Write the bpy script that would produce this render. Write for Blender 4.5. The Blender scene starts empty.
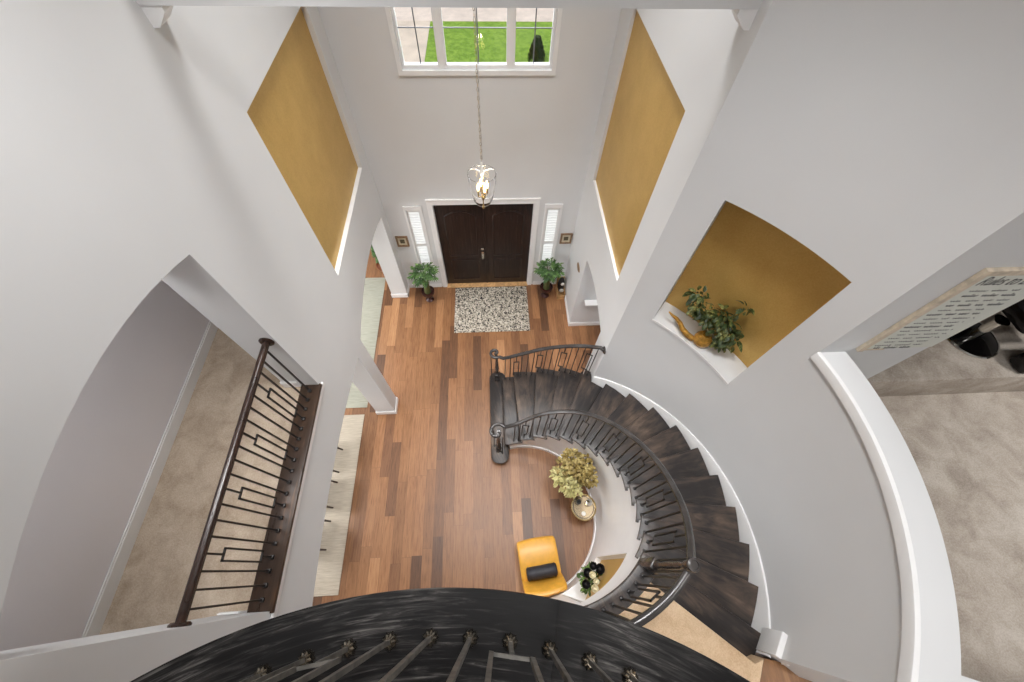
import bpy, bmesh, math, random
from mathutils import Vector, Matrix
from mathutils.geometry import tessellate_polygon
random.seed(7)
S = bpy.context.scene
COL = S.collection
PI = math.pi
def rad(a): return math.radians(a)

# ------------------------------------------------------------------ materials
def lin(c):
    def f(v):
        v /= 255.0
        return v / 12.92 if v <= .04045 else ((v + .055) / 1.055) ** 2.4
    return (f(c[0]), f(c[1]), f(c[2]), 1)
class NT:
    def __init__(s, name):
        s.m = bpy.data.materials.new(name); s.m.use_nodes = True
        s.t = s.m.node_tree; s.b = s.t.nodes['Principled BSDF']
    def n(s, typ, **k):
        o = s.t.nodes.new(typ)
        for a, v in k.items(): setattr(o, a, v)
        return o
    def put(s, sock, v):
        if hasattr(v, 'is_linked') or isinstance(v, bpy.types.NodeSocket): s.t.links.new(v, sock)
        else: sock.default_value = v
    def math(s, op, a, b=0.0):
        o = s.n('ShaderNodeMath', operation=op); s.put(o.inputs[0], a); s.put(o.inputs[1], b); return o.outputs[0]
    def obj(s): return s.n('ShaderNodeTexCoord').outputs['Object']
    def sep(s, v):
        o = s.n('ShaderNodeSeparateXYZ'); s.put(o.inputs[0], v); return o.outputs
    def comb(s, x, y, z=0.0):
        o = s.n('ShaderNodeCombineXYZ'); s.put(o.inputs[0], x); s.put(o.inputs[1], y); s.put(o.inputs[2], z); return o.outputs[0]
    def noise(s, v, scale=5, detail=3, rough=.55, dist=0.0):
        o = s.n('ShaderNodeTexNoise'); s.put(o.inputs['Vector'], v)
        o.inputs['Scale'].default_value = scale; o.inputs['Detail'].default_value = detail
        o.inputs['Roughness'].default_value = rough; o.inputs['Distortion'].default_value = dist
        return o.outputs['Fac']
    def white(s, v):
        o = s.n('ShaderNodeTexWhiteNoise', noise_dimensions='2D'); s.put(o.inputs['Vector'], v); return o.outputs['Value']
    def ramp(s, f, stops):
        o = s.n('ShaderNodeValToRGB'); s.put(o.inputs[0], f); e = o.color_ramp.elements
        while len(e) < len(stops): e.new(.5)
        for i, (p, c) in enumerate(stops): e[i].position = p; e[i].color = lin(c)
        return o.outputs[0]
    def mix(s, f, a, b, mode='MIX'):
        o = s.n('ShaderNodeMix', data_type='RGBA', blend_type=mode)
        s.put(o.inputs[0], f); s.put(o.inputs[6], a); s.put(o.inputs[7], b); return o.outputs[2]
    def bump(s, h, st=.2, d=.01):
        o = s.n('ShaderNodeBump'); o.inputs['Strength'].default_value = st; o.inputs['Distance'].default_value = d
        s.put(o.inputs['Height'], h); s.t.links.new(o.outputs[0], s.b.inputs['Normal'])
    def fin(s, color=None, rough=.5, metal=0.0, spec=.5, **k):
        if color is not None: s.put(s.b.inputs['Base Color'], lin(color) if isinstance(color, tuple) else color)
        s.put(s.b.inputs['Roughness'], rough); s.b.inputs['Metallic'].default_value = metal
        s.b.inputs['Specular IOR Level'].default_value = spec
        for a, v in k.items(): s.b.inputs[a.replace('_', ' ')].default_value = v
        return s.m
def flat(name, c, rough=.5, metal=0.0, var=.06, scale=8, **k):
    n = NT(name); f = n.noise(n.obj(), scale, 3)
    lo = tuple(max(0, v * (1 - var)) for v in c); hi = tuple(min(255, v * (1 + var)) for v in c)
    return n.fin(n.ramp(f, [(.3, lo), (.7, hi)]), rough, metal, **k)
M = {}
def paint(name, c):
    n = NT(name); f = n.noise(n.obj(), 1.3, 2)
    lo = tuple(v * .985 for v in c)
    m = n.fin(n.ramp(f, [(.3, lo), (.7, c)]), .62, 0, .25)
    n.bump(n.noise(n.obj(), 90, 2), .04, .003); return m
M['wall'] = paint('wall paint', (222, 223, 224))
M['hallwall'] = paint('hall paint', (238, 235, 239))
M['trim'] = flat('white trim', (238, 238, 238), .38, 0, .008)
def goldpaint():
    n = NT('gold metallic paint'); o = n.obj()
    f = n.noise(o, 3.2, 5, .65); g = n.noise(o, 70, 3)
    c = n.mix(.25, n.ramp(f, [(.25, (192, 154, 82)), (.75, (210, 174, 102))]), n.ramp(g, [(.3, (184, 146, 74)), (.7, (218, 184, 112))]))
    n.bump(n.noise(o, 40, 3), .1, .004)
    return n.fin(c, .42, .35, .4)
M['goldwall'] = goldpaint(); M['muntin'] = flat('grey white muntin', (120, 122, 128), .4, 0, .01)
def floorwood():
    n = NT('hardwood planks'); o = n.sep(n.obj())
    w, L = .165, 1.25
    px = n.math('DIVIDE', o[0], w); ix = n.math('FLOOR', px)
    off = n.math('MULTIPLY', n.white(n.comb(ix, 3.7)), 7.0)
    py = n.math('ADD', n.math('DIVIDE', o[1], L), off); iy = n.math('FLOOR', py)
    t = n.white(n.comb(ix, iy)); t2 = n.white(n.comb(n.math('ADD', ix, 41.3), iy))
    base = n.ramp(t, [(.0, (88, 60, 41)), (.14, (118, 81, 54)), (.5, (138, 97, 64)), (.85, (147, 104, 70)), (1.0, (168, 124, 86))])
    gv = n.comb(n.math('ADD', n.math('MULTIPLY', o[0], 26.0), n.math('MULTIPLY', t2, 50.0)), n.math('MULTIPLY', o[1], 1.6), t)
    g = n.noise(gv, 2.2, 5, .65, .6)
    c = n.mix(.6, base, n.ramp(g, [(.3, (84, 78, 74)), (.5, (186, 186, 186)), (.72, (226, 224, 222))]), 'SOFT_LIGHT')
    big = n.noise(n.obj(), .9, 2)
    c = n.mix(.2, c, n.ramp(big, [(.3, (150, 150, 150)), (.7, (220, 220, 220))]), 'SOFT_LIGHT')
    ex = n.math('ABSOLUTE', n.math('SUBTRACT', n.math('FRACT', px), .5)); ey = n.math('ABSOLUTE', n.math('SUBTRACT', n.math('FRACT', py), .5))
    seam = n.math('MAXIMUM', n.math('GREATER_THAN', ex, .488), n.math('GREATER_THAN', ey, .4985))
    c = n.mix(n.math('MULTIPLY', seam, .55), c, lin((70, 44, 30)))
    n.bump(n.math('SUBTRACT', n.math('MULTIPLY', g, .25), seam), .12, .003)
    return n.fin(c, n.math('ADD', n.math('MULTIPLY', g, .18), .3), 0, .4)
M['floor'] = floorwood()
def treadwood(name, mode, stops, rough=.3, k=1.0):
    n = NT(name); o = n.sep(n.obj())
    r = n.math('SQRT', n.math('ADD', n.math('MULTIPLY', o[0], o[0]), n.math('MULTIPLY', o[1], o[1])))
    a = n.math('ARCTAN2', o[1], o[0])
    if mode == 'radial': v = n.comb(n.math('MULTIPLY', r, 1.3), n.math('MULTIPLY', a, 11.0), n.math('MULTIPLY', o[2], 9.0))
    elif mode == 'ring': v = n.comb(n.math('MULTIPLY', r, 34.0), n.math('MULTIPLY', a, 4.5), o[2])
    else: v = n.comb(n.math('MULTIPLY', o[0], 14.0), n.math('MULTIPLY', o[1], 1.2), o[2])
    f = n.noise(v, 1.6 * k, 6, .68, .8); big = n.noise(n.obj(), 2.1, 3)
    f2 = n.math('ADD', n.math('MULTIPLY', f, .55), n.math('MULTIPLY', big, .46))
    n.bump(f, .15, .002)
    return n.fin(n.ramp(f2, stops), n.math('ADD', n.math('MULTIPLY', f, .2), rough - .1), 0, .12 if mode == 'ring' else .32)
M['tread'] = treadwood('dark stained tread', 'radial', [(.3, (33, 31, 31)), (.47, (48, 44, 43)), (.58, (77, 66, 59)), (.72, (118, 101, 86))], .36)
M['board'] = treadwood('black stained oak board', 'ring', [(.40, (12, 11, 11)), (.5, (20, 19, 19)), (.565, (44, 42, 41)), (.65, (98, 95, 92))], .55, 1.3)
M['sillwood'] = treadwood('dark sill wood', 'line', [(.3, (34, 26, 22)), (.55, (60, 45, 35)), (.75, (116, 82, 56))], .3)
M['landwood'] = treadwood('amber brown wood', 'line', [(.3, (96, 66, 42)), (.55, (134, 96, 64)), (.75, (170, 130, 92))], .45)
def carpet(name, lo, mid, hi, s=1.0):
    n = NT(name); o = n.obj()
    f = n.noise(o, 4.5 * s, 5, .62, .5); g = n.noise(o, 85 * s, 3, .7)
    c = n.mix(.4, n.ramp(f, [(.3, lo), (.5, mid), (.7, hi)]), n.ramp(g, [(.3, lo), (.7, hi)]))
    n.bump(g, .6, .012); return n.fin(c, .95, 0, .1)
M['carpet'] = carpet('beige cut pile carpet', (150, 132, 112), (184, 167, 148), (206, 192, 174))
M['loftcarpet'] = carpet('greige loft carpet', (138, 126, 114), (176, 165, 153), (202, 194, 184), .8)
M['landcarpet'] = carpet('warm beige carpet', (178, 148, 116), (206, 178, 146), (222, 198, 168))
def iron(name, c, rough, metal, sc=30):
    n = NT(name); f = n.noise(n.obj(), sc, 2)
    return n.fin(n.ramp(f, [(.3, tuple(v * .8 for v in c)), (.7, tuple(min(255, v * 1.25) for v in c))]), rough, metal, .5)
M['iron'] = iron('wrought iron', (40, 38, 38), .42, .4)
M['rail'] = iron('dark stained rail', (60, 57, 56), .2, .0, 4)
M['rail2'] = iron('brown black rail', (44, 30, 24), .24, .0, 4)
M['shoe'] = iron('polished baluster shoe', (120, 112, 100), .2, .9)
M['steel'] = iron('steel baluster', (84, 81, 76), .55, .0)
def doorwood():
    n = NT('black stained door'); o = n.sep(n.obj())
    v = n.comb(n.math('MULTIPLY', o[0], 22.0), o[1], n.math('MULTIPLY', o[2], 1.3))
    f = n.noise(v, 2, 5, .65, .7); n.bump(f, .2, .002)
    return n.fin(n.ramp(f, [(.3, (26, 18, 16)), (.55, (44, 31, 27)), (.75, (66, 48, 41))]), .36, 0, .4)
M['door'] = doorwood()
def rugmat():
    n = NT('woven black and cream rug'); o = n.sep(n.obj())
    cx, cy = n.math('FLOOR', n.math('DIVIDE', o[0], .03)), n.math('FLOOR', n.math('DIVIDE', o[1], .013))
    v1 = n.white(n.comb(cx, cy))
    cx2, cy2 = n.math('FLOOR', n.math('DIVIDE', o[0], .012)), n.math('FLOOR', n.math('DIVIDE', o[1], .034))
    v2 = n.white(n.comb(n.math('ADD', cx2, 9.1), cy2))
    w = n.noise(n.obj(), 9, 3)
    f = n.math('ADD', n.math('MULTIPLY', v1, .45), n.math('ADD', n.math('MULTIPLY', v2, .4), n.math('MULTIPLY', w, .25)))
    c = n.ramp(f, [(.3, (48, 46, 46)), (.43, (96, 92, 88)), (.54, (160, 151, 136)), (.75, (206, 198, 184))])
    n.bump(f, .8, .01); return n.fin(c, .95, 0, .1)
M['rug'] = rugmat()
def stripe_rug(name, a, b):
    n = NT(name); o = n.sep(n.obj())
    v = n.comb(n.math('MULTIPLY', o[0], 3.0), n.math('MULTIPLY', o[1], 40.0))
    f = n.noise(v, 1.6, 4, .6, .3); g = n.noise(n.obj(), 130, 2)
    n.bump(g, .5, .008); return n.fin(n.ramp(f, [(.3, a), (.7, b)]), .95, 0, .1)
M['dinrug'] = stripe_rug('ivory ribbed rug', (176, 165, 148), (206, 196, 180))
M['frontrug'] = stripe_rug('sage grey rug', (158, 158, 144), (186, 186, 172))
M['mustard'] = flat('mustard leather', (222, 164, 62), .36, 0, .05, 12)
def leaf(name, a, b, c):
    n = NT(name); o = n.obj(); f = n.noise(o, 9, 2); f2 = n.noise(o, 60, 2)
    ff = n.math('ADD', n.math('MULTIPLY', f, .6), n.math('MULTIPLY', f2, .4))
    return n.fin(n.ramp(ff, [(.35, a), (.5, b), (.65, c)]), .5, 0, .35)
M['leaf'] = leaf('green leaf', (26, 46, 20), (58, 92, 42), (124, 156, 90))
M['leafdark'] = leaf('variegated leaf', (24, 36, 18), (58, 74, 36), (150, 146, 84))
M['leafgold'] = leaf('dried gold leaf', (88, 72, 32), (140, 120, 64), (196, 180, 120))
M['leafpale'] = leaf('pale dried leaf', (150, 142, 84), (186, 178, 118), (216, 210, 158))
M['leafbouq'] = leaf('bouquet greenery', (30, 48, 20), (66, 92, 34), (120, 146, 70))
M['stem'] = flat('plant stem', (92, 96, 54), .6)
M['maroon'] = flat('dark maroon glaze', (62, 30, 26), .25)
M['copper'] = flat('copper glaze', (150, 92, 62), .3, .3)
M['blackpl'] = flat('matte black', (24, 24, 25), .5)
M['velvet'] = flat('black velvet', (34, 35, 42), .55, 0, .25, 14)
M['leather'] = flat('black leather', (16, 13, 13), .22, 0, .2, 10)
M['glossblack'] = flat('gloss black', (10, 9, 9), .06)
M['chrome'] = flat('chrome', (220, 218, 212), .1, 1.0, .02)
M['gold'] = flat('brushed gold', (204, 180, 126), .25, .9, .08)
M['goldvase'] = flat('antique gold', (172, 128, 54), .36, .5, .2, 30)
M['mirror'] = flat('champagne mirror', (206, 186, 154), .12, .75, .03)
M['white'] = flat('white ceramic', (236, 234, 228), .3, 0, .01)
M['petalw'] = flat('cream petals', (236, 230, 204), .6, 0, .06, 40)
M['petalb'] = flat('black petals', (30, 27, 30), .6, 0, .3, 40)
M['framewood'] = flat('pale oak frame', (206, 192, 172), .5, 0, .1, 20)
M['framebronze'] = flat('bronze frame', (138, 112, 86), .45, .2, .15, 30)
M['mat'] = flat('picture mat', (206, 196, 172), .7)
M['art'] = flat('dark print', (84, 76, 58), .7, 0, .5, 60)
M['paper'] = flat('sign paper', (218, 220, 212), .8, 0, .015)
M['ink'] = flat('black ink', (70, 70, 74), .8)
M['cratewood'] = flat('pine crate wood', (186, 146, 98), .6, 0, .15, 20)
M['chairwood'] = flat('espresso wood', (58, 40, 34), .4, 0, .15, 20)
M['concrete'] = flat('pale concrete', (226, 208, 190), .9, 0, .06, 1.2)
M['walk'] = flat('sidewalk concrete', (232, 214, 200), .9, 0, .05, 2)
def grassmat():
    n = NT('lawn'); o = n.obj(); f = n.noise(o, 5, 6, .75); g = n.noise(o, 60, 3)
    c = n.mix(.5, n.ramp(f, [(.4, (92, 130, 40)), (.6, (166, 196, 84))]), n.ramp(g, [(.4, (88, 124, 40)), (.6, (172, 202, 96))]))
    return n.fin(c, .9, 0, .1)
M['grass'] = grassmat()
M['shrub'] = leaf('evergreen needles', (22, 36, 20), (42, 60, 34), (72, 90, 54))
def glass(name, rough=0.0, col=(1, 1, 1, 1)):
    n = NT(name); n.b.inputs['Base Color'].default_value = col; n.b.inputs['Roughness'].default_value = rough
    n.b.inputs['Transmission Weight'].default_value = 1.0; n.b.inputs['IOR'].default_value = 1.2; return n.m
M['glass'] = glass('clear glass')
def pane():
    n = NT('window pane glass'); t = n.t
    tr = n.n('ShaderNodeBsdfTransparent'); gl = n.n('ShaderNodeBsdfGlossy'); gl.inputs['Roughness'].default_value = .02
    lw = n.n('ShaderNodeFresnel'); lw.inputs[0].default_value = 1.25
    mx = n.n('ShaderNodeMixShader'); t.links.new(lw.outputs[0], mx.inputs[0]); t.links.new(tr.outputs[0], mx.inputs[1]); t.links.new(gl.outputs[0], mx.inputs[2])
    t.links.new(mx.outputs[0], n.t.nodes['Material Output'].inputs['Surface']); return n.m
M['pane'] = pane()
def emit(name, c, s):
    n = NT(name); n.b.inputs['Base Color'].default_value = lin(c)
    n.b.inputs['Emission Color'].default_value = lin(c); n.b.inputs['Emission Strength'].default_value = s; return n.m
def louvre():
    n = NT('translucent white louvre'); t = n.t; tl = n.n('ShaderNodeBsdfTranslucent'); tl.inputs[0].default_value = (.95, .95, .95, 1); mx = n.n('ShaderNodeMixShader')
    mx.inputs[0].default_value = .55; n.b.inputs['Base Color'].default_value = (.9, .9, .9, 1)
    t.links.new(n.b.outputs[0], mx.inputs[1]); t.links.new(tl.outputs[0], mx.inputs[2]); t.links.new(mx.outputs[0], t.nodes['Material Output'].inputs['Surface']); return n.m
M['louvre'] = louvre()
M['bulb'] = emit('warm filament bulb', (255, 214, 140), 14)
M['lampface'] = emit('lamp diffuser', (255, 250, 240), 6)

# ------------------------------------------------------------------ mesh building
class B:
    def __init__(s): s.bm = bmesh.new()
    def face(s, pts):
        try: return s.bm.faces.new([s.bm.verts.new(p) for p in pts])
        except ValueError: return None
    def box(s, x0, x1, y0, y1, z0, z1, bev=0.0):
        g = bmesh.new(); bmesh.ops.create_cube(g, size=1.0)
        for v in g.verts: v.co = Vector((x0 + (v.co.x + .5) * (x1 - x0), y0 + (v.co.y + .5) * (y1 - y0), z0 + (v.co.z + .5) * (z1 - z0)))
        if bev: bmesh.ops.bevel(g, geom=g.edges[:], offset=bev, segments=2, affect='EDGES', profile=.5)
        return s.join(g)
    def join(s, g, mat=None):
        if mat is not None: bmesh.ops.transform(g, matrix=mat, verts=g.verts[:])
        me = bpy.data.meshes.new('tmp'); g.to_mesh(me); g.free(); s.bm.from_mesh(me); bpy.data.meshes.remove(me); return s
    def ring(s, x0, x1, z0, z1, l, r, bt, tp, y0, y1):
        s.box(x0, x0 + l, y0, y1, z0, z1); s.box(x1 - r, x1, y0, y1, z0, z1)
        if bt: s.box(x0 + l, x1 - r, y0, y1, z0, z0 + bt)
        if tp: s.box(x0 + l, x1 - r, y0, y1, z1 - tp, z1)
        return s
    def obox(s, c, ux, uy, hx, hy, z0, z1, bev=0.0):
        """box with its own horizontal axes"""
        g = bmesh.new(); bmesh.ops.create_cube(g, size=2.0)
        if bev:
            for v in g.verts: v.co = Vector((v.co.x * hx, v.co.y * hy, v.co.z * (z1 - z0) / 2))
            bmesh.ops.bevel(g, geom=g.edges[:], offset=bev, segments=2, affect='EDGES', profile=.5)
            for v in g.verts: v.co = Vector((v.co.x / hx, v.co.y / hy, v.co.z / ((z1 - z0) / 2)))
        for v in g.verts:
            a, b, z = v.co; v.co = Vector((c[0] + ux[0] * a * hx + uy[0] * b * hy, c[1] + ux[1] * a * hx + uy[1] * b * hy, z0 + (z + 1) * .5 * (z1 - z0)))
        return s.join(g)
    def tube(s, pts, r, seg=8, prof=None, cap=True, up=Vector((0, 0, 1))):
        """sweep a circle (or prof list of (side, up)) along pts; r may be a list"""
        pts = [Vector(p) for p in pts]; n = len(pts)
        rs = r if isinstance(r, (list, tuple)) else [r] * n
        rings = []; side = None
        for i, p in enumerate(pts):
            t = (pts[min(i + 1, n - 1)] - pts[max(i - 1, 0)]).normalized()
            if prof is not None or side is None:
                u = up if abs(t.dot(up)) < .97 else Vector((1, 0, 0))
                sd = t.cross(u).normalized()
                if side is not None and sd.dot(side) < 0: sd = -sd
            else: sd = (side - t * side.dot(t)).normalized()
            side = sd; w = sd.cross(t).normalized()
            if prof is None: ring = [p + sd * (rs[i] * math.cos(2 * PI * k / seg)) + w * (rs[i] * math.sin(2 * PI * k / seg)) for k in range(seg)]
            else: ring = [p + sd * (a * rs[i]) + w * (b * rs[i]) for a, b in prof]
            rings.append([s.bm.verts.new(q) for q in ring])
        m = len(rings[0])
        for a, b in zip(rings, rings[1:]):
            for k in range(m): s.bm.faces.new((a[k], a[(k + 1) % m], b[(k + 1) % m], b[k]))
        if cap:
            s.bm.faces.new(rings[0][::-1]); s.bm.faces.new(rings[-1])
        return s
    def bar(s, a, b, w, w2=None):
        h = w / 2; h2 = (w2 or w) / 2
        return s.tube([a, b], 1.0, prof=[(-h, -h2), (h, -h2), (h, h2), (-h, h2)])
    def lathe(s, prof, c=(0, 0, 0), seg=24, sx=1.0, sy=1.0, mod=None):
        rings = []
        for r, z in prof:
            rings.append([s.bm.verts.new((c[0] + sx * r * (mod(2 * PI * k / seg, z) if mod else 1) * math.cos(2 * PI * k / seg), c[1] + sy * r * (mod(2 * PI * k / seg, z) if mod else 1) * math.sin(2 * PI * k / seg), c[2] + z)) for k in range(seg)])
        for a, b in zip(rings, rings[1:]):
            for k in range(seg): s.bm.faces.new((a[k], a[(k + 1) % seg], b[(k + 1) % seg], b[k]))
        if prof[0] == prof[-1]: return s
        if prof[0][0] > 1e-4: s.bm.faces.new(rings[0][::-1])
        if prof[-1][0] > 1e-4: s.bm.faces.new(rings[-1])
        return s
    def ball(s, c, r, sc=(1, 1, 1), u=12, v=8, rot=None):
        g = bmesh.new(); bmesh.ops.create_uvsphere(g, u_segments=u, v_segments=v, radius=r)
        m = Matrix.Translation(Vector(c)) @ (rot.to_4x4() if rot else Matrix()) @ Matrix.Diagonal((*sc, 1))
        return s.join(g, m)
    def prism(s, poly, z0, z1, bev=0.0):
        g = bmesh.new(); vs = [g.verts.new((x, y, z0)) for x, y in poly]; f = g.faces.new(vs)
        r = bmesh.ops.extrude_face_region(g, geom=[f])
        for e in r['geom']:
            if isinstance(e, bmesh.types.BMVert): e.co.z = z1
        bmesh.ops.recalc_face_normals(g, faces=g.faces[:])
        if bev:
            ed = [e for e in g.edges if abs(e.verts[0].co.z - e.verts[1].co.z) < 1e-6]
            bmesh.ops.bevel(g, geom=ed, offset=bev, segments=2, affect='EDGES', profile=.5)
        return s.join(g)
    def grid(s, rows):
        vs = [[s.bm.verts.new(p) for p in r] for r in rows]
        for a, b in zip(vs, vs[1:]):
            for k in range(len(a) - 1): s.bm.faces.new((a[k], a[k + 1], b[k + 1], b[k]))
        return s
    def leaf(s, p, d, L, W, up, curl=.25, cut=False):
        d = Vector(d).normalized(); sd = d.cross(Vector(up))
        if sd.length < 1e-3: sd = Vector((1, 0, 0))
        sd.normalize(); n = sd.cross(d).normalized(); p = Vector(p); rows = []
        ks = [(0, .12), (.22, .75), (.5, 1.0), (.78, .7), (1, .05)]
        for t, w in ks:
            c = p + d * (L * t) - n * (curl * L * t * t); h = W * .5 * w
            rows.append([c - sd * h + n * (h * .35), c, c + sd * h + n * (h * .35)])
        return s.grid(rows)
ORG = {}
def obj(name, b, m, parent=None, smooth=True, label=None, ang=38, origin=None, dbl=False):
    me = bpy.data.meshes.new(name); b.bm.normal_update()
    o = bpy.data.objects.new(name, me); COL.objects.link(o)
    org = Vector((0, 0, 0))
    if parent is not None: org = ORG.get(parent, Vector((0, 0, 0))); o.parent = parent
    elif origin is not None: org = Vector(origin); o.location = org
    ORG[o] = org
    if dbl: bmesh.ops.remove_doubles(b.bm, verts=b.bm.verts[:], dist=1e-5)
    bmesh.ops.recalc_face_normals(b.bm, faces=b.bm.faces[:])
    for v in b.bm.verts: v.co -= org
    b.bm.to_mesh(me); b.bm.free()
    me.materials.append(M[m] if isinstance(m, str) else m)
    if smooth:
        me.shade_smooth(); me.set_sharp_from_angle(angle=rad(ang))
    if label: o['label'] = label
    return o
def tag(o, label, cat, group=None, kind=None):
    o['label'] = label; o['category'] = cat
    if group: o['group'] = group
    if kind: o['kind'] = kind
    return o
def thing(name, label, cat, loc=(0, 0, 0), group=None):
    o = bpy.data.objects.new(name, None); o.empty_display_size = .1; COL.objects.link(o); o.location = loc
    ORG[o] = Vector(loc); return tag(o, label, cat, group)
def struct(name, b, m, label=None, cat=None, parent=None, **k):
    o = obj(name, b, m, parent, **k)
    if parent is None:
        o['kind'] = 'structure'
        if label: o['label'] = label
        if cat: o['category'] = cat
    elif label: o['label'] = label
    return o
def sbox(name, m, *a, bev=0.0, **k): return struct(name, B().box(*a, bev=bev), m, **k)

# ------------------------------------------------------------------ camera
P_ = dict(loc=(0.1201, -5.7178, 7.2219), yaw=0.0889, pitch=1.0425, roll=0.0452, f=391.04)
def cam_axes():
    y, t, r = P_['yaw'], P_['pitch'], P_['roll']
    fw = Vector((math.sin(y) * math.cos(t), math.cos(y) * math.cos(t), -math.sin(t)))
    rt = Vector((math.cos(y), -math.sin(y), 0)); up = rt.cross(fw)
    return math.cos(r) * rt + math.sin(r) * up, -math.sin(r) * rt + math.cos(r) * up, fw
rt, up_, fw = cam_axes()
cd = bpy.data.cameras.new('camera'); cam = bpy.data.objects.new('camera', cd); COL.objects.link(cam)
cd.sensor_width = 36; cd.lens = P_['f'] / 1024 * 36; cd.clip_start = .02
mw = Matrix((rt, up_, -fw)).transposed().to_4x4(); mw.translation = Vector(P_['loc']); cam.matrix_world = mw
S.camera = cam

# ------------------------------------------------------------------ constants
XL, XLB, XR, XRB = -1.804, -2.15, 1.765, 2.10
CX, CY = .56, -4.955
ROOF, F2 = 8.6, 3.25
def pc(r, a, z=None, c=(CX, CY)):
    p = (c[0] + r * math.cos(rad(a)), c[1] + r * math.sin(rad(a)))
    return p if z is None else (*p, z)
RISE = .191
def nose(k): return 51.7 - 9.97 * (k - 7)
def noseline(a): return RISE * (7 - (a - 51.7) / 9.97)

# ------------------------------------------------------------------ floors
struct('floor', B().box(-6, 4.2, -9.5, 1.3, -.2, 0), 'floor', 'brown hardwood plank floor of the foyer', 'floor')
sbox('floor_hall', 'carpet', -3.25, -1.99, -9.5, .0, 2.98, F2, label='beige carpeted floor of the upstairs hall on the left', cat='floor')
b = B().prism([(3.02, -4.275)] + [(CX + 2.50 * math.cos(rad(a)), CY + 2.50 * math.sin(rad(a))) for a in range(14, -40, -3)] + [(2.6, -6.75), (9.5, -8.4), (9.5, -4.275)], 3.0, F2)
struct('floor_loft', b, 'loftcarpet', 'greige carpeted floor of the loft at the right', 'floor')
b = B(); b.box(3.68, 9.5, -4.275, -.5, 3.0, 3.67, bev=.02)
struct('floor_platform', b, 'loftcarpet', 'raised carpeted platform step of the loft', 'floor')

# ------------------------------------------------------------------ planar walls with holes
def plate(outer, holes, f0, f1):
    """polygon with holes, f0/f1 map (u,v) to the two faces"""
    b = B(); loops = [outer] + holes
    tri = tessellate_polygon([[Vector((u, v, 0)) for u, v in l] for l in loops])
    flatp = [p for l in loops for p in l]
    for f in (f0, f1):
        vs = [b.bm.verts.new(f(*p)) for p in flatp]
        for t in tri:
            try: b.bm.faces.new([vs[i] for i in t])
            except ValueError: pass
    for l in loops:
        for i in range(len(l)):
            p, q = l[i], l[(i + 1) % len(l)]
            b.face([f0(*p), f0(*q), f1(*q), f1(*p)])
    bmesh.ops.remove_doubles(b.bm, verts=b.bm.verts[:], dist=1e-5)
    return b
def arch(y0, y1, spring, rise, n=16):
    """top curve from y0 to y1"""
    return [(y0 + (y1 - y0) * i / n, spring + rise * (1 - (2 * i / n - 1) ** 2)) for i in range(n + 1)]
# left wall, seen in the YZ plane
outer = [(-9.5, 0), (-6.62, 0)] + arch(-6.62, -3.035, 2.29, .2) + [(-3.035, 0), (-2.768, 0)] + arch(-2.768, -.27, 2.32, .23) + [(-.27, 0), (0.0, 0), (0, ROOF), (-9.5, ROOF)]
upper = [(-5.925, F2 - .06)] + arch(-5.925, -3.885, 5.3, .19) + [(-3.885, F2 - .06)]
nl = [(-2.455, 3.365), (-2.455, 5.39), (-.345, 5.39), (-.345, 3.365)]
wl = struct('wall_left', plate(outer, [upper, nl], lambda u, v: (XL, u, v), lambda u, v: (XLB, u, v)), 'wall', 'white left wall of the foyer with arched openings', 'wall', smooth=False)
struct('niche_panel', B().box(XLB + .06, XL - .06, -2.454, -.346, 3.366, 5.389), 'goldwall', 'gold painted back of the recess in the left wall', parent=wl)
# right wall
def fR(u, v): return (XR, u, v)
def fRb(u, v): return (XRB, u, v)
outer = [(-3.005, 0), (-2.62, 0)] + arch(-2.62, -1.17, 2.1, .13) + [(-1.17, 0), (0, 0), (0, ROOF), (-3.005, ROOF)]
nr = [(-2.505, 3.175), (-2.505, 5.41), (-.46, 5.41), (-.46, 3.175)]
wr = struct('wall_right', plate(outer, [nr], fR, fRb), 'wall', 'white right wall of the foyer with gold recess and low arch', 'wall', smooth=False)
struct('niche_panel', B().box(XR + .04, XRB - .06, -2.504, -.461, 3.176, 5.409), 'goldwall', 'gold painted back of the recess in the right wall', parent=wr)
# passage behind the low arch
sbox('wall_passage', 'wall', XRB, 4.2, -1.17, -1.02, 0, 3.0, label='white wall inside the low arched passage', cat='wall')
sbox('wall_passage_end', 'wall', 4.05, 4.2, -2.7, -1.17, 0, 3.0, label='white end wall of the low passage', cat='wall')
sbox('ceiling_passage', 'wall', XRB, 4.2, -2.7, -1.02, 3.0, 3.1, label='ceiling of the low passage', cat='ceiling')
sbox('wall_passage_near', 'wall', XRB, 4.2, -2.75, -2.7, 0, 3.0, label='near wall of the low passage', cat='wall')
sbox('trim_1', 'trim', XR + .17, 3.6, -1.31, -1.17, .905, .945, bev=.008, label='white ledge inside the low arched passage', cat='ledge')
# front wall
WX0, WX1, WZ0, WZ1 = -.975, .995, 4.55, 5.98
fo = [(-1.6, 0), (-.93, 0), (-.93, 2.36), (.93, 2.36), (.93, 0), (2.1, 0), (2.1, ROOF), (-2.15, ROOF), (-2.15, 0)]
SL0, SL1, SLZ0, SLZ1 = 1.165, 1.415, .74, 2.25
holes = [[(WX0, WZ0), (WX1, WZ0), (WX1, WZ1), (WX0, WZ1)], [(-SL1, SLZ0), (-SL0, SLZ0), (-SL0, SLZ1), (-SL1, SLZ1)], [(SL0, SLZ0), (SL1, SLZ0), (SL1, SLZ1), (SL0, SLZ1)]]
struct('wall_front', plate(fo, holes, lambda u, v: (u, 0, v), lambda u, v: (u, .2, v)), 'wall', 'white front wall around the double door', 'wall', smooth=False)
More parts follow.
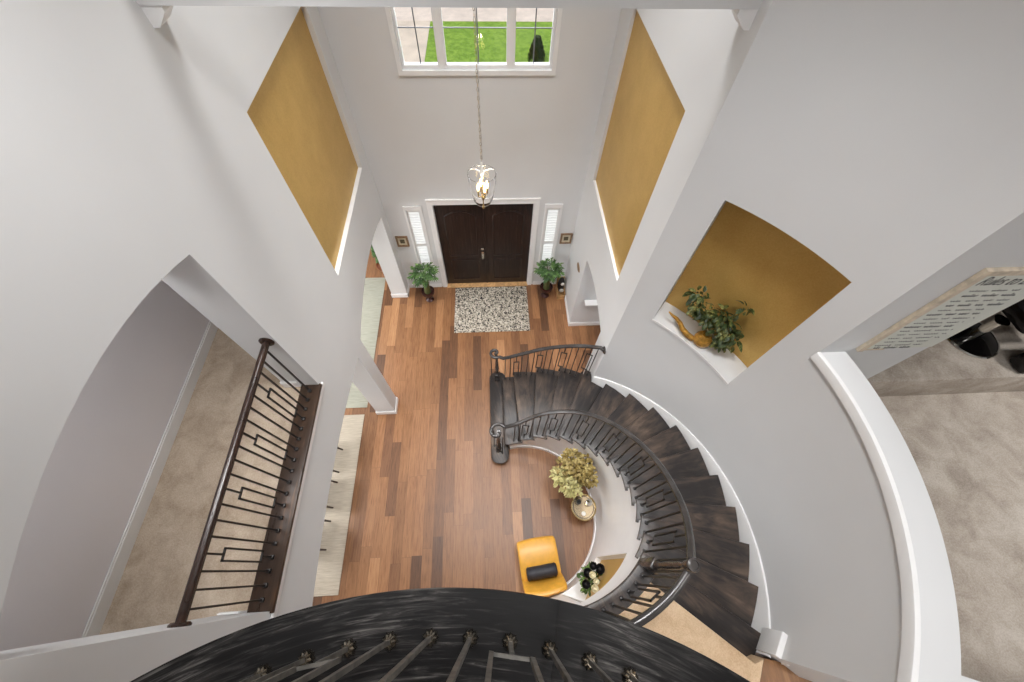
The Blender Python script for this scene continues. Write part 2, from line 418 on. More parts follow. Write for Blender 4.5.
# house shell out of sight
sbox('wall_back', 'wall', -6.15, 9.65, -9.65, -9.5, 0, ROOF, label='back wall of the house', cat='wall')
sbox('wall_dining', 'wall', -6.15, -6, -9.5, 1.3, 0, F2, label='far wall of the dining side', cat='wall')
sbox('wall_side_room', 'wall', -6, XLB, 1.3, 1.45, 0, F2, label='front wall of the side room on the left', cat='wall')
sbox('wall_side_return', 'wall', XLB - .001, XL, .0, 1.3, 0, F2, label='return wall of the side room', cat='wall')
sbox('ceiling_dining', 'wall', -6, XLB, -9.5, 1.45, 2.86, 2.98, label='ceiling over the dining side', cat='ceiling')
sbox('wall_hall', 'hallwall', -3.29, -3.137, -9.5, 0, F2, ROOF, label='lavender grey wall of the upstairs hall', cat='wall')
sbox('wall_hall_end', 'wall', -3.137, XLB, -.15, 0, F2, ROOF, label='end wall of the upstairs hall', cat='wall')
sbox('wall_loft_far', 'wall', 9.5, 9.65, -9.5, -.3, 3.0, ROOF, label='far wall of the loft', cat='wall')
sbox('wall_loft_front', 'wall', XRB, 9.65, -.5, -.3, 3.1, ROOF, label='front wall of the loft', cat='wall')
sbox('ceiling', 'wall', -6.2, 9.7, -9.7, .3, ROOF, ROOF + .15, label='white ceiling', cat='ceiling')
sbox('wall_sign', 'wall', 2.7592, 3.68, -4.32, -4.285, 3.0, ROOF, label='short white loft wall that carries the framed sign', cat='wall')

# ------------------------------------------------------------------ curved wall
def shell(azs, zs, hole, r0, r1, c=(CX, CY)):
    b = B(); na, nz = len(azs) - 1, len(zs) - 1
    cell = [[not hole((azs[i] + azs[i + 1]) / 2, (zs[j] + zs[j + 1]) / 2) for j in range(nz)] for i in range(na)]
    V = {}
    def v(r, i, j):
        k = (r, i, j)
        if k not in V: V[k] = b.bm.verts.new((*pc(r, azs[i], c=c), zs[j]))
        return V[k]
    def on(i, j): return 0 <= i < na and 0 <= j < nz and cell[i][j]
    for i in range(na):
        for j in range(nz):
            if not cell[i][j]: continue
            for r in (r0, r1): b.bm.faces.new((v(r, i, j), v(r, i + 1, j), v(r, i + 1, j + 1), v(r, i, j + 1)))
            if not on(i - 1, j): b.bm.faces.new((v(r0, i, j), v(r1, i, j), v(r1, i, j + 1), v(r0, i, j + 1)))
            if not on(i + 1, j): b.bm.faces.new((v(r0, i + 1, j), v(r1, i + 1, j), v(r1, i + 1, j + 1), v(r0, i + 1, j + 1)))
            if not on(i, j - 1): b.bm.faces.new((v(r0, i, j), v(r1, i, j), v(r1, i + 1, j), v(r0, i + 1, j)))
            if not on(i, j + 1): b.bm.faces.new((v(r0, i, j + 1), v(r1, i, j + 1), v(r1, i + 1, j + 1), v(r0, i + 1, j + 1)))
    return b
def lins(*bp, step=2.0):
    out = []
    for a, c in zip(bp, bp[1:]):
        n = max(1, round(abs(c - a) / step))
        out += [a + (c - a) * i / n for i in range(n)]
    return out + [bp[-1]]
RW, RWB = 2.29, 2.50
NA0, NA1, NZ0, NZ1 = 22.5, 49.8, 3.325, 5.08
def hole_c(a, z): return (NA0 < a < NA1 and NZ0 < z < NZ1) or (a < 16.2 and 4.42 < z)
wc = struct('wall_stair', shell(lins(-40.5, 16.2, NA0, NA1, 58.35), [0, NZ0, 4.42, NZ1, ROOF], hole_c, RW, RWB), 'wall', 'curved white wall beside the stairs with gold niche and loft opening', 'wall')
# niche box behind the curved wall
b = B(); az = lins(NA0, NA1); RN = 2.62
b.grid([[pc(r, a, NZ0) for a in az] for r in (RWB, RN + .02)]); b.grid([[pc(r, a, NZ1) for a in az] for r in (RWB, RN + .02)])
for a in (NA0, NA1): b.face([pc(RWB, a, NZ0), pc(RN + .02, a, NZ0), pc(RN + .02, a, NZ1), pc(RWB, a, NZ1)])
struct('niche_lining', b, 'wall', parent=wc)
b = shell(az, [NZ0 - .05, NZ1 + .05], lambda a, z: False, RN, RN + .04)
struct('niche_panel', b, 'goldwall', 'gold painted back of the niche in the curved wall', parent=wc)
b = shell(lins(NA0 - .15, NA1 + .15), [NZ0 - .03, NZ0], lambda a, z: False, RW - .012, RW + .004)
struct('niche_edge', b, 'trim', parent=wc)
# end return of the curved wall on the upper landing
p0 = Vector(pc(RW, -40.5)); e = Vector((.945, -.327)); nn = Vector((-.327, -.945))
b = B(); q = p0 + e * 3.2
b.prism([tuple(p0), tuple(q), tuple(q - nn * .2), tuple(p0 - nn * .2 + e * .12)], 0, 4.42)
struct('wall_landing', b, 'wall', 'white wall at the end of the upper landing', 'wall', smooth=False)
# cap of the half wall
az = lins(-41.5, 16.15)
struct('trim_2', shell(az, [4.42, 4.472], lambda a, z: False, RW, RWB + .012), 'wall', 'wide white cap along the curved half wall', 'half wall cap')
rows = [(RW - .024, 4.40), (RW - .024, 4.462), (RW - .018, 4.478), (RW + .008, 4.484), (RW + .018, 4.473), (RW + .01, 4.40)]
b = B(); b.grid([[pc(r, a, z) for r, z in rows + rows[:1]] for a in az])
struct('trim_3', b, 'trim', 'thin bright moulding along the inner edge of the half wall cap', 'moulding')
# beam across the top and its corbels
sbox('trim_4', 'wall', XL, XR, -2.9, -2.8, 6.232, 6.5, label='white header beam across the top of the foyer', cat='beam')
for x, s in ((XL, 1), (XR, -1)):
    b = B(); g = [(x, 6.125), (x + s * .035, 6.125), (x + s * .115, 6.2), (x + s * .115, 6.24), (x, 6.24)]
    vs = [[b.bm.verts.new((px, y, pz)) for px, pz in g] for y in (-2.895, -2.74)]
    b.bm.faces.new(vs[0]); b.bm.faces.new(vs[1][::-1])
    for i in range(len(g)): b.bm.faces.new((vs[0][i], vs[0][(i + 1) % len(g)], vs[1][(i + 1) % len(g)], vs[1][i]))
    struct('trim_%d' % (5 if s > 0 else 6), b, 'trim', 'small white corbel under the beam on the %s wall' % ('left' if s > 0 else 'right'), 'corbel', smooth=False)

# ------------------------------------------------------------------ baseboards
def base(name, segs, z=0.0, h=.12, t=.016, label=None):
    b = B()
    for (x0, y0, x1, y1) in segs:
        b.box(min(x0, x1), max(x0, x1), min(y0, y1), max(y0, y1), z, z + h - .02)
        cx0, cx1 = sorted((x0, x1)); cy0, cy1 = sorted((y0, y1))
        b.box(cx0 + (.004 if cx1 - cx0 < .05 else 0), cx1 - (.004 if cx1 - cx0 < .05 else 0), cy0 + (.004 if cy1 - cy0 < .05 else 0), cy1 - (.004 if cy1 - cy0 < .05 else 0), z + h - .02, z + h)
    return struct(name, b, 'trim', label, 'baseboard', smooth=False)
T = .016
base('baseboard_front', [(XL, -T, -1.05, 0), (1.05, -T, XR, 0)], label='white baseboard along the front wall')
base('baseboard_right', [(XR - T, -1.17, XR, -T), (XR - T, -1.17 - T, 4.0, -1.17)], label='white baseboard along the right wall into the low arch')
base('baseboard_left', [(XL, -.27 - T, XL + T, -T), (XLB - T, -.27 - T, XL + T, -.27), (XLB - T, -.27, XLB, 1.2)], label='white baseboard around the front left wall stub')
base('baseboard_pillar', [(XL, -3.035, XL + T, -2.768), (XLB - T, -3.035 - T, XL + T, -3.035), (XLB - T, -2.768, XL + T, -2.768 + T), (XLB - T, -3.035, XLB, -2.768)], label='white baseboard around the pillar between the left arches')
base('baseboard_hall', [(-3.137, -9.4, -3.137 + T, -.16)], F2, .14, label='white baseboard along the upstairs hall wall')
base('baseboard_jamb', [(XLB - T, -3.885, XLB, -.2), (XLB - T, -3.885 - T, -1.995, -3.885), (XLB - T, -9.4, XLB, -5.925), (XLB - T, -5.925, -1.995, -5.925 + T)], F2, .12, label='white baseboard around the jambs of the upstairs opening')
base('baseboard_side', [(-5.9, 1.3 - T, XLB - T, 1.3)], label='white baseboard in the side room')
sbox('trim_7', 'trim', XL, XL + .02, -5.98, -3.84, 3.16, 3.232, bev=.006, label='white moulding below the dark sill of the upstairs opening', cat='moulding')

# ------------------------------------------------------------------ front door
d = thing('door_1', 'dark stained double front door with white casing', 'door', (0, 0, 0)); d['kind'] = 'structure'
def door_leaf(x0, x1):
    b = B(); y0, y1 = .06, .105
    b.box(x0, x1, y0, y1, .03, 2.345, bev=.004)
    w = x1 - x0; a0, a1 = x0 + .16, x1 - .16
    o = obj('door_leaf', b, 'door', d)
    # lower panel, upper arched panel as raised mouldings with plank grooves
    b = B()
    def frame(pts): b.tube(pts + [pts[0], pts[1]], .016, seg=6, cap=False)
    frame([(a0, .06, .2), (a1, .06, .2), (a1, .06, .82), (a0, .06, .82)])
    top = [(a1 + (a0 - a1) * i / 10, .06, 2.02 + .12 * (1 - (2 * i / 10 - 1) ** 2)) for i in range(11)]
    frame([(a0, .06, .96), (a1, .06, .96)] + top)
    obj('panel_moulding', b, 'door', o)
    b = B()
    for i in range(1, 5):
        x = a0 + (a1 - a0) * i / 5
        b.box(x - .004, x + .004, .054, .0605, .98, 2.02); b.box(x - .004, x + .004, .054, .0605, .22, .8)
    obj('plank_grooves', b, 'door', o)
    return o
l1 = door_leaf(-.915, -.003); l2 = door_leaf(.003, .915)
obj('astragal', B().box(-.02, .02, .048, .0595, .03, 2.345, bev=.003), 'door', l2)
b = B(); b.box(-.095, -.045, .045, .062, .86, 1.06, bev=.006); b.tube([(-.07, .05, .9), (-.07, 0.0, .9), (-.07, -.005, .94), (-.07, -.005, 1.0), (-.07, .045, 1.02)], .009, 8)
obj('handle', b, 'chrome', l1, label='polished metal pull handle')
b = B(); b.lathe([(.032, 0), (.032, .012), (.02, .02)], seg=16); 
for v in b.bm.verts: v.co = Vector((v.co.x - .07, .06 - v.co.z, v.co.y + 1.14))
obj('deadbolt', b, 'chrome', l1)
b = B(); b.ring(-1.02, 1.02, 0, 2.45, .095, .095, 0, .095, -.022, 0); b.box(-1.03, 1.03, -.03, 0, 2.4505, 2.47)
for s in (-1, 1): b.box(min(s * .917, s * .929), max(s * .917, s * .929), .001, .2, 0, 2.345)
b.box(-.929, .929, .001, .2, 2.3455, 2.359)
obj('casing', b, 'trim', d, smooth=False, label='white door casing')
b = B().box(-.93, .93, -.05, .2, 0, .022, bev=.006); obj('threshold', b, 'cratewood', d, label='oak threshold strip')

# ------------------------------------------------------------------ sidelights with shutters
def sidelight(name, s, label):
    t = thing(name, label, 'window', (s * 1.29, 0, .7)); t['kind'] = 'structure'
    b = B(); a0, a1 = sorted((s * 1.125, s * 1.455)); i0, i1 = sorted((s * SL0, s * SL1))
    b.ring(a0, a1, .665, 2.33, i0 - a0, a1 - i1, SLZ0 - .665, 2.33 - SLZ1, -.022, 0)
    b.box(a0 - .02, a1 + .02, -.05, 0, .64, .6645)
    obj('casing', b, 'trim', t, smooth=False)
    b = B(); b.ring(i0 + .001, i1 - .001, SLZ0 + .001, SLZ1 - .001, .03, .03, .07, .07, .01, .045); b.box(i0 + .031, i1 - .031, .01, .045, 1.30, 1.37)
    obj('shutter_frame', b, 'trim', t, smooth=False)
    for za, zb in ((SLZ0 + .07, 1.30), (1.37, SLZ1 - .07)):
        n = int((zb - za) / .062); b = B()
        for k in range(n):
            z = za + (k + .5) * (zb - za) / n; x0, x1 = i0 + .03, i1 - .03
            b.grid([[(x0, .014, z - .024), (x0, .036, z + .024)], [(x1, .014, z - .024), (x1, .036, z + .024)]])
        lv = obj('louvres', b, 'louvre', t, smooth=False)
        b = B()
        for k in range(n):
            z = za + (k + .5) * (zb - za) / n; b.box(i0 + .031, i1 - .031, .006, .0135, z - .031, z - .017)
        obj('louvre_edge', b, 'trim', lv, smooth=False)
    b = B().box(i0, i1, .12, .126, SLZ0, SLZ1); obj('pane', b, 'pane', t)
sidelight('window_2', -1, 'narrow shuttered sidelight left of the front door')
sidelight('window_3', 1, 'narrow shuttered sidelight right of the front door')

# ------------------------------------------------------------------ upper window
t = thing('window_1', 'wide three pane window high on the front wall', 'window', (.01, 0, 4.5)); t['kind'] = 'structure'
b = B(); b.ring(-1.03, 1.05, 4.49, 6.04, WX0 + 1.03, 1.05 - WX1, WZ0 - 4.49, 6.04 - WZ1, -.022, 0)
obj('casing', b, 'trim', t, smooth=False)
panes = [(-.945, -.505), (-.39, .395), (.505, .965)]
b = B()
e_ = .001; b.ring(WX0 + e_, WX1 - e_, WZ0 + e_, WZ1 - e_, panes[0][0] - WX0, WX1 - panes[2][1], .04, .05, .03, .1)
for i in (0, 1): b.box(panes[i][1], panes[i + 1][0], .03, .1, WZ0 + .0415, WZ1 - .0515); x = (panes[i][1] + panes[i + 1][0]) / 2; b.box(x - .045, x + .045, .012, .0295, WZ0 + .002, WZ1 - .002)
obj('window_frame', b, 'trim', t, smooth=False)
for i, (a, c) in enumerate(panes):
    g = obj('pane', B().box(a, c, .062, .068, WZ0 + .04, WZ1 - .05), 'pane', t)
    b = B(); m = [-.70, .03, .75][i]
    m += [-.03, 0, 0][i]; b.box(m - .007, m + .007, .058, .073, WZ0 + .04, WZ1 - .05)
    for q in (4.986, 5.44): b.box(a, m - .0075, .058, .073, q, q + .01); b.box(m + .0075, c, .058, .073, q, q + .01)
    obj('muntin', b, 'muntin', g, smooth=False)

# ------------------------------------------------------------------ outdoors
o = struct('ground_lawn', B().box(-2.3, 14, .5, 14.35, -.5, -.3), 'grass', 'bright green front lawn outside the high window', 'lawn')
b = B(); b.prism([(-9, .5), (-2.3, .5), (-2.15, 14.35), (-9, 14.35)], -.5, -.285)
struct('ground_driveway', b, 'concrete', 'pale concrete driveway outside the high window', 'driveway')
struct('ground_sidewalk', B().box(-12, 16, 14.35, 17.2, -.5, -.28), 'walk', 'pale sidewalk beyond the lawn', 'sidewalk')
struct('ground_street', B().box(-20, 20, 17.2, 26, -.55, -.36), flat('asphalt', (120, 118, 116), .9), 'grey street beyond the sidewalk', 'street')
s_ = thing('evergreen_shrub', 'dark conical evergreen shrub on the lawn outside the window', 'shrub', (2.02, 10.75, -.3))
b = B()
for i in range(900):
    z = random.random() ** .8 * .78; a = random.random() * 2 * PI; r = .34 * (1 - z / .88) ** .8 * (.75 + .3 * random.random()) * (1.0 if z > .15 else .85)
    p = Vector((2.02 + r * math.cos(a), 10.75 + r * math.sin(a), -.25 + z))
    b.leaf(p, (math.cos(a) * .5, math.sin(a) * .5, .9), .13, .05, (math.cos(a), math.sin(a), .2), .1)
obj('foliage', b, 'shrub', s_)
obj('trunk', B().tube([(2.02, 10.75, -.3), (2.02, 10.75, .35)], [.04, .02], 6), 'chairwood', s_)

# ------------------------------------------------------------------ staircase
RI, RO = 1.135, 2.26
def r_out(a): return 2.43 if a > 58.6 else RO
st = thing('curved_staircase', 'curved staircase with dark stained treads and white stringer', 'staircase', (CX, CY, 0))
def sector(a0, a1, ri, ro, n=8):
    A = [a0 + (a1 - a0) * i / n for i in range(n + 1)]
    outr = [pc(ro(a) if callable(ro) else ro, a) for a in A]
    inn = [pc(ri, a) for a in reversed(A)]
    return outr + inn
# bottom bullnose step
def roundrect(x0, x1, y0, y1, r, n=6):
    pts = []
    for cx, cy, a in ((x1 - r, y0 + r, -90), (x1 - r, y1 - r, 0), (x0 + r, y1 - r, 90), (x0 + r, y0 + r, 180)):
        pts += [(cx + r * math.cos(rad(a + 90 * i / n)), cy + r * math.sin(rad(a + 90 * i / n))) for i in range(n + 1)]
    return pts
obj('riser', B().prism(roundrect(.03, .29, -4.08, -2.36, .12), 0, RISE - .03), 'tread', st)
obj('tread', B().prism(roundrect(0.0, .315, -4.115, -2.33, .14), RISE - .032, RISE, bev=.01), 'tread', st)
for k in range(2, 17):
    z = RISE * k; a0, a1 = nose(k) + .9, nose(k + 1) - 1.6
    if k == 2:
        A = [95.5 - i * .6 for i in range(12)]
        poly = [(.245, -3.835), (.245, -2.56)] + [pc(2.43, a) for a in (96, 94, 92, 90)] + [pc(RI, a) for a in (90, 94, 98, 102)]
        pr = [(.285, -3.80), (.285, -2.59)] + [pc(2.40, a) for a in (95, 91.6)] + [pc(1.18, a) for a in (91.6, 98)]
    elif k == 6:
        poly = [pc(2.43, a) for a in (a0, 61, 59.6)] + [(1.745, -3.03)] + [pc(RO, a) for a in (57.5, 54, a1)] + [pc(RI, a1 + (a0 - a1) * i / 6) for i in range(7)]
        pr = [pc(2.40, a) for a in (nose(k), 60.5)] + [pc(RO - .01, a) for a in (57, nose(7))] + [pc(1.18, nose(7)), pc(1.18, nose(6))]
    else:
        ro = 2.43 if k < 6 else RO
        poly = sector(a0, a1, RI, ro, 8); pr = sector(nose(k), nose(k + 1), 1.25, ro - .03, 4)
    tr = obj('tread', B().prism(poly, z - .034, z, bev=.01), 'tread', st)
    # riser under this tread's nosing
    if k == 2: b = B().box(.285, .30, -3.8, -2.6, z - RISE, z - .034)
    else:
        a = nose(k); u = (math.cos(rad(a)), math.sin(rad(a))); w = (-u[1], u[0]); rm = ((2.4 if k <= 6 else RO - .01) + 1.18) / 2; hw = ((2.4 if k <= 6 else RO - .01) - 1.18) / 2
        b = B().obox(pc(rm, a - .35), u, w, hw, .008, z - RISE, z - .034)
    obj('riser', b, 'tread', st)
# white inner stringer wall with stepped top and a niche under the landing
NI = (-71.5, -35.8, .75, 2.35)
brk = sorted(set([-100.0, NI[0], NI[1], -45.5] + [nose(k) - .5 for k in range(2, 17)] + [101.0]))
zs = sorted(set([0, NI[2], NI[3], 3.19] + [RISE * k - .034 for k in range(2, 17)]))
def top_at(a):
    if a < -45.5: return 3.2
    k = math.floor(7 - (a - 51.2) / 9.97); return RISE * max(2, min(16, k)) - .03
def hole_i(a, z): return z > top_at(a) or (NI[0] < a < NI[1] and NI[2] < z < NI[3])
sw = obj('stringer', shell(lins(*brk, step=2.5), zs, hole_i, 1.165, 1.245), 'trim', st, label='white curved stringer wall under the treads')
obj('baseboard', shell(lins(-100, 101, step=2.5), [0, .1], lambda a, z: False, 1.150, 1.166), 'trim', sw)
# niche interior: shelf, jambs, flat gold back
A0, A1 = pc(1.167, NI[0] + .3), pc(1.167, NI[1] - .3); B0, B1 = (1.251, -6.165), (1.60, -5.625)
b = B(); fr = [pc(1.167, a) for a in lins(NI[0] + .3, NI[1] - .3, step=3)]
b.prism([(*p,) for p in fr] + [B1, B0], NI[2] - .03, NI[2] + .004); b.prism([(*p,) for p in fr] + [B1, B0], NI[3] - .004, NI[3] + .03)
for A_, B_ in ((A0, B0),): b.face([(*A_, NI[2]), (*B_, NI[2]), (*B_, NI[3]), (*A_, NI[3])])
obj('niche_lining', b, 'trim', sw, smooth=False)
b = B(); dv = (Vector(B1) - Vector(B0)).normalized(); nv = Vector((-dv.y, dv.x)) * -.02
b.face([(*B0, NI[2]), (*B1, NI[2]), (*B1, NI[3]), (*B0, NI[3])]); b.face([(*A1, NI[2]), (*B1, NI[2]), (*B1, NI[3]), (*A1, NI[3])])
obj('niche_panel', b, 'goldwall', sw, smooth=False, label='gold painted niche back below the landing')
# outer stringer under the open lower steps
b = shell(lins(58.8, 96, step=2), sorted([0] + [RISE * k - .034 for k in range(2, 7)]), lambda a, z: z > RISE * max(2, min(6, math.floor(7 - (a - 51.2) / 9.97))) - .03, 2.36, 2.40)
obj('stringer', b, 'trim', st, label='white outer stringer of the open lower steps')
# skirt along the curved wall
b = B(); az = lins(-41, 58.2, step=2); rows = []
for a in az:
    zt = min(max(noseline(a) + .10, .2), 3.37); zb = max(0, noseline(a) - .6)
    rows.append([pc(RW - .001, a, zb), pc(RW - .026, a, zb), pc(RW - .026, a, zt - .02), pc(RW - .018, a, zt), pc(RW - .001, a, zt)])
b.grid(rows)
obj('skirt_board', b, 'trim', st, label='white skirt board along the curved wall')
b = B(); u = (math.cos(rad(-39)), math.sin(rad(-39))); w = (-u[1], u[0])
b.obox(pc(RW - .022, -38.2), u, w, .024, .095, 3.06, 3.34, bev=.004); obj('skirt_block', b, 'trim', st)

# ------------------------------------------------------------------ upper landing
b = B(); b.prism([(2.215, -6.45), (2.13, -6.475), pc(1.25, -47.4)] + [pc(1.25, a) for a in range(-50, -101, -5)] + [(.34, -7.3), (1.70, -7.3)], 3.0, F2, bev=.012)
struct('floor_landing', b, 'landcarpet', 'warm beige carpeted landing at the top of the stairs', 'floor')
b = B(); b.prism([(2.222, -6.452), (1.708, -7.305), (.34, -7.305), (.34, -9.4), (5.2, -9.4), (5.2, -7.4), (2.34, -6.48)], 3.0, F2 - .02)
struct('floor_landing_wood', b, 'landwood', 'brown wood floor beside the landing carpet', 'floor')
b = B(); b.prism(sector(-44.8, -100, 1.10, 1.262, 40), F2 - .045, F2 + .004, bev=.01)
o = obj('trim_8', b, 'tread', origin=(CX, CY, 0)); o['kind'] = 'structure'; o['label'] = 'dark wood border board along the landing edge'; o['category'] = 'edge board'
base('baseboard_landing', [(2.34, -6.49, 2.35, -6.47)], F2, .1, label='white baseboard stub on the landing')

# ------------------------------------------------------------------ railings
def interp(tab, a):
    tab = sorted(tab)
    if a <= tab[0][0]: return tab[0][1]
    for (x0, y0), (x1, y1) in zip(tab, tab[1:]):
        if a <= x1:
            f = (a - x0) / (x1 - x0); return y0 + (y1 - y0) * f
    return tab[-1][1]
RAILP = [(.032 * math.cos(2 * PI * k / 12) * (1 if abs(math.cos(2 * PI * k / 12)) < .9 else .95), .026 * math.sin(2 * PI * k / 12)) for k in range(12)]
def baluster(p, z0, z1, rect, tan, w=.0135, rw=.045, shoe=True, lo=.19, hi=.77, ct=None):
    x, y = p; b = B(); tan = Vector(tan).normalized(); nrm = (-tan.y, tan.x); tt = (tan.x, tan.y); h = w / 2; H = z1 - z0
    if not rect: b.obox(p, tt, nrm, h, h, z0, z1)
    else:
        a, c = z0 + lo * H, z0 + hi * H
        b.obox(p, tt, nrm, h, h, z0, a); b.obox(p, tt, nrm, h, h, c, z1)
        for s in (-1, 1): b.obox((x + tan.x * s * rw, y + tan.y * s * rw), tt, nrm, h, h, a, c)
        ct = ct or w; b.obox(p, tt, nrm, rw + h, h if ct == w else ct * .7, a, a + ct); b.obox(p, tt, nrm, rw + h, h if ct == w else ct * .7, c - ct, c)
    if shoe: b.obox(p, tt, nrm, .017, .017, z0, z0 + .03, bev=.005)
    return b
NEWEL = [(.052, 0), (.052, .02), (.045, .03), (.03, .07), (.026, .12), (.034, .2), (.038, .3), (.03, .5), (.024, .7), (.022, .8), (.03, .84), (.022, .87), (.03, .9)]
def newel_post(par, x, y, z0, h, m='rail'):
    b = B(); b.box(x - .05, x + .05, y - .05, y + .05, z0, z0 + .26, bev=.008)
    sc = (h - .26) / .9
    b.lathe([(r, .26 + z * sc) for r, z in NEWEL], (x, y, z0), 16); return obj('newel_post', b, m, par)
def volute(par, c, z, start, cw, m='rail'):
    """spiral end of a handrail: begins at start (x,y), curls round c"""
    d0 = Vector((start[0] - c[0], start[1] - c[1])); r0 = d0.length; a0 = math.atan2(d0.y, d0.x); pts = []
    for i in range(40):
        f = i / 39; a = a0 + cw * f * 2.05 * PI * .98; r = r0 * (1 - .78 * f)
        pts.append((c[0] + r * math.cos(a), c[1] + r * math.sin(a), z))
    b = B(); b.tube(pts, [1.0] * 30 + [1 - .02 * i for i in range(10)], prof=[(p * .9, q) for p, q in RAILP])
    b.lathe([(.001, .024), (.03, .022), (.034, 0), (.03, -.022), (.001, -.024)], (pts[-1][0], pts[-1][1], z), 14)
    return obj('volute', b, m, par)
# inner balustrade of the stairs
RZ = [(104, 1.16), (99, 1.18), (94, 1.27), (88, 1.42), (80, 1.65), (73, 1.83), (56, 2.215), (43.8, 2.445), (31, 2.665), (17.8, 2.9), (3.1, 3.17), (-9.9, 3.42), (-19.5, 3.62), (-30, 3.82), (-39.8, 4.01), (-44, 4.10)]
ib = thing('stair_railing', 'dark inner stair railing with rectangle pattern balusters and spiral end', 'railing', (.13, -3.86, RISE))
path = [pc(1.21, a, interp(RZ, a)) for a in [100 - i * 2 for i in range(72)]]
path = [(.24, -3.775, 1.165)] + [p for p in path if p[0] > .36 or p[1] < -4.2] + [(1.437, -5.765, 4.13)]
obj('handrail', B().tube(path, 1.0, prof=RAILP), 'rail', ib)
volute(ib, (.115, -3.845), 1.16, (.24, -3.775), 1)
newel_post(ib, .135, -3.87, RISE, .97)
n_ = 0
for k in range(2, 17):
    for f in (.22, .72):
        a = nose(k) - 9.97 * f
        if k == 2: a = [97.5, 93.5][f > .5]
        p = pc(1.19, a); tz = interp(RZ, a) - .02
        obj('baluster', baluster(p, RISE * k, tz, n_ % 4 == 2, (-math.sin(rad(a)), math.cos(rad(a)))), 'iron', ib); n_ += 1
for x, y in ((.06, -3.80), (.2, -3.93)): obj('baluster', baluster((x, y), RISE, 1.14, False, (1, 0)), 'iron', ib)
# upper newel
b = B(); x, y = 1.434, -5.76; b.obox((x, y), (.77, -.64), (.64, .77), .05, .05, F2 - .19, F2 + .2, bev=.008)
b.lathe([(.04, .2), (.046, .22), (.03, .26), (.027, .32), (.034, .45), (.03, .7), (.028, .8), (.042, .83), (.042, .9), (.03, .905)], (x, y, F2), 16)
b.lathe([(.036, .86), (.046, .885), (.048, .91), (.044, .925), (.03, .93), (.028, .922), (.001, .922)], (x, y, F2), 18)
obj('newel_post', b, 'rail', ib, label='upper newel post with a round cap')
# landing railing
lb = thing('stair_railing', 'dark railing curving from the upper newel along the carpeted landing', 'railing', pc(1.185, -90, F2))
path = [pc(1.185, a, 4.14) for a in range(-46, -102, -3)]
obj('handrail', B().tube(path, 1.0, prof=RAILP), 'rail', lb)
for i in range(12):
    a = -48 - 4.35 * i
    obj('baluster', baluster(pc(1.18, a), F2, 4.12, i % 4 == 2, (-math.sin(rad(a)), math.cos(rad(a)))), 'iron', lb)
# outer balustrade of the lower steps
ob = thing('stair_railing', 'short dark outer railing of the lower steps ending at the right wall', 'railing', (.14, -2.5, RISE))
RZ2 = [(104, 1.14), (98, 1.18), (93, 1.29), (88, 1.43), (82, 1.60), (75, 1.78), (68, 1.95), (60, 2.12)]
RR2 = [(104, 2.45), (96, 2.40), (88, 2.36), (75, 2.345), (59, 2.345)]
path = [(.19, -2.50, 1.15), (.26, -2.535, 1.155)] + [pc(interp(RR2, a), a, interp(RZ2, a)) for a in [95 - i * 1.5 for i in range(24)]] + [(1.755, -2.965, 2.125)]
obj('handrail', B().tube(path, 1.0, prof=RAILP), 'rail', ob)
volute(ob, (.125, -2.42), 1.15, (.19, -2.50), -1)
newel_post(ob, .15, -2.49, RISE, .95)
b = B(); b.lathe([(.06, 0), (.06, .012), (.045, .02), (.035, .02)], seg=18)
mt = Matrix.Translation((XR - .0005, -2.965, 2.125)) @ Matrix.Rotation(-PI / 2, 4, 'Y'); bmesh.ops.transform(b.bm, matrix=mt, verts=b.bm.verts[:])
obj('rosette', b, 'rail', ob)
OS = [(1, .047, -2.495), (2, .297, -2.572), (2, .39, -2.586), (2, .495, -2.585), (3, .587, -2.591), (3, .689, -2.595), (3, .79, -2.600), (4, .89, -2.625), (4, .983, -2.64), (4, 1.076, -2.66), (4, 1.172, -2.69), (5, 1.255, -2.715), (5, 1.35, -2.745), (5, 1.439, -2.78), (5, 1.529, -2.825), (6, 1.61, -2.87), (6, 1.69, -2.915)]
for i, (k, x, y) in enumerate(OS):
    a = math.degrees(math.atan2(y - CY, x - CX)); tz = interp(RZ2, a) - .02 if i else 1.12
    obj('baluster', baluster((x, y), RISE * k, tz, i in (3, 7, 11, 15), (-math.sin(rad(a)), math.cos(rad(a)))), 'iron', ob)
# upstairs hall railing in the left opening
hb = thing('hall_railing', 'straight dark railing across the upstairs opening in the left wall', 'railing', (-1.88, -4.905, F2))
obj('handrail', B().tube([(-1.88, -5.915, 4.2), (-1.88, -3.895, 4.2)], 1.0, prof=[(p * .95, q * 1.15) for p, q in RAILP]), 'rail2', hb)
for y, s in ((-5.925, 1), (-3.885, -1)):
    b = B(); b.lathe([(.062, 0), (.062, .012), (.05, .022), (.035, .022)], seg=20)
    mt = Matrix.Translation((-1.88, y, 4.2)) @ Matrix.Rotation(-s * PI / 2, 4, 'X'); bmesh.ops.transform(b.bm, matrix=mt, verts=b.bm.verts[:])
    obj('rosette', b, 'rail2', hb)
b = B(); b.box(-1.992, XL + .024, -5.94, -3.87, F2 - .03, F2 + .012, bev=.008)
hs = obj('sill_board', b, 'sillwood', hb, label='dark wood sill board under the balusters')
for i in range(19):
    y = -3.96 - i * .1045
    obj('baluster', baluster((-1.88, y), F2 + .012, 4.18, i % 4 == 3, (0, 1), rw=.04), 'iron', hb)

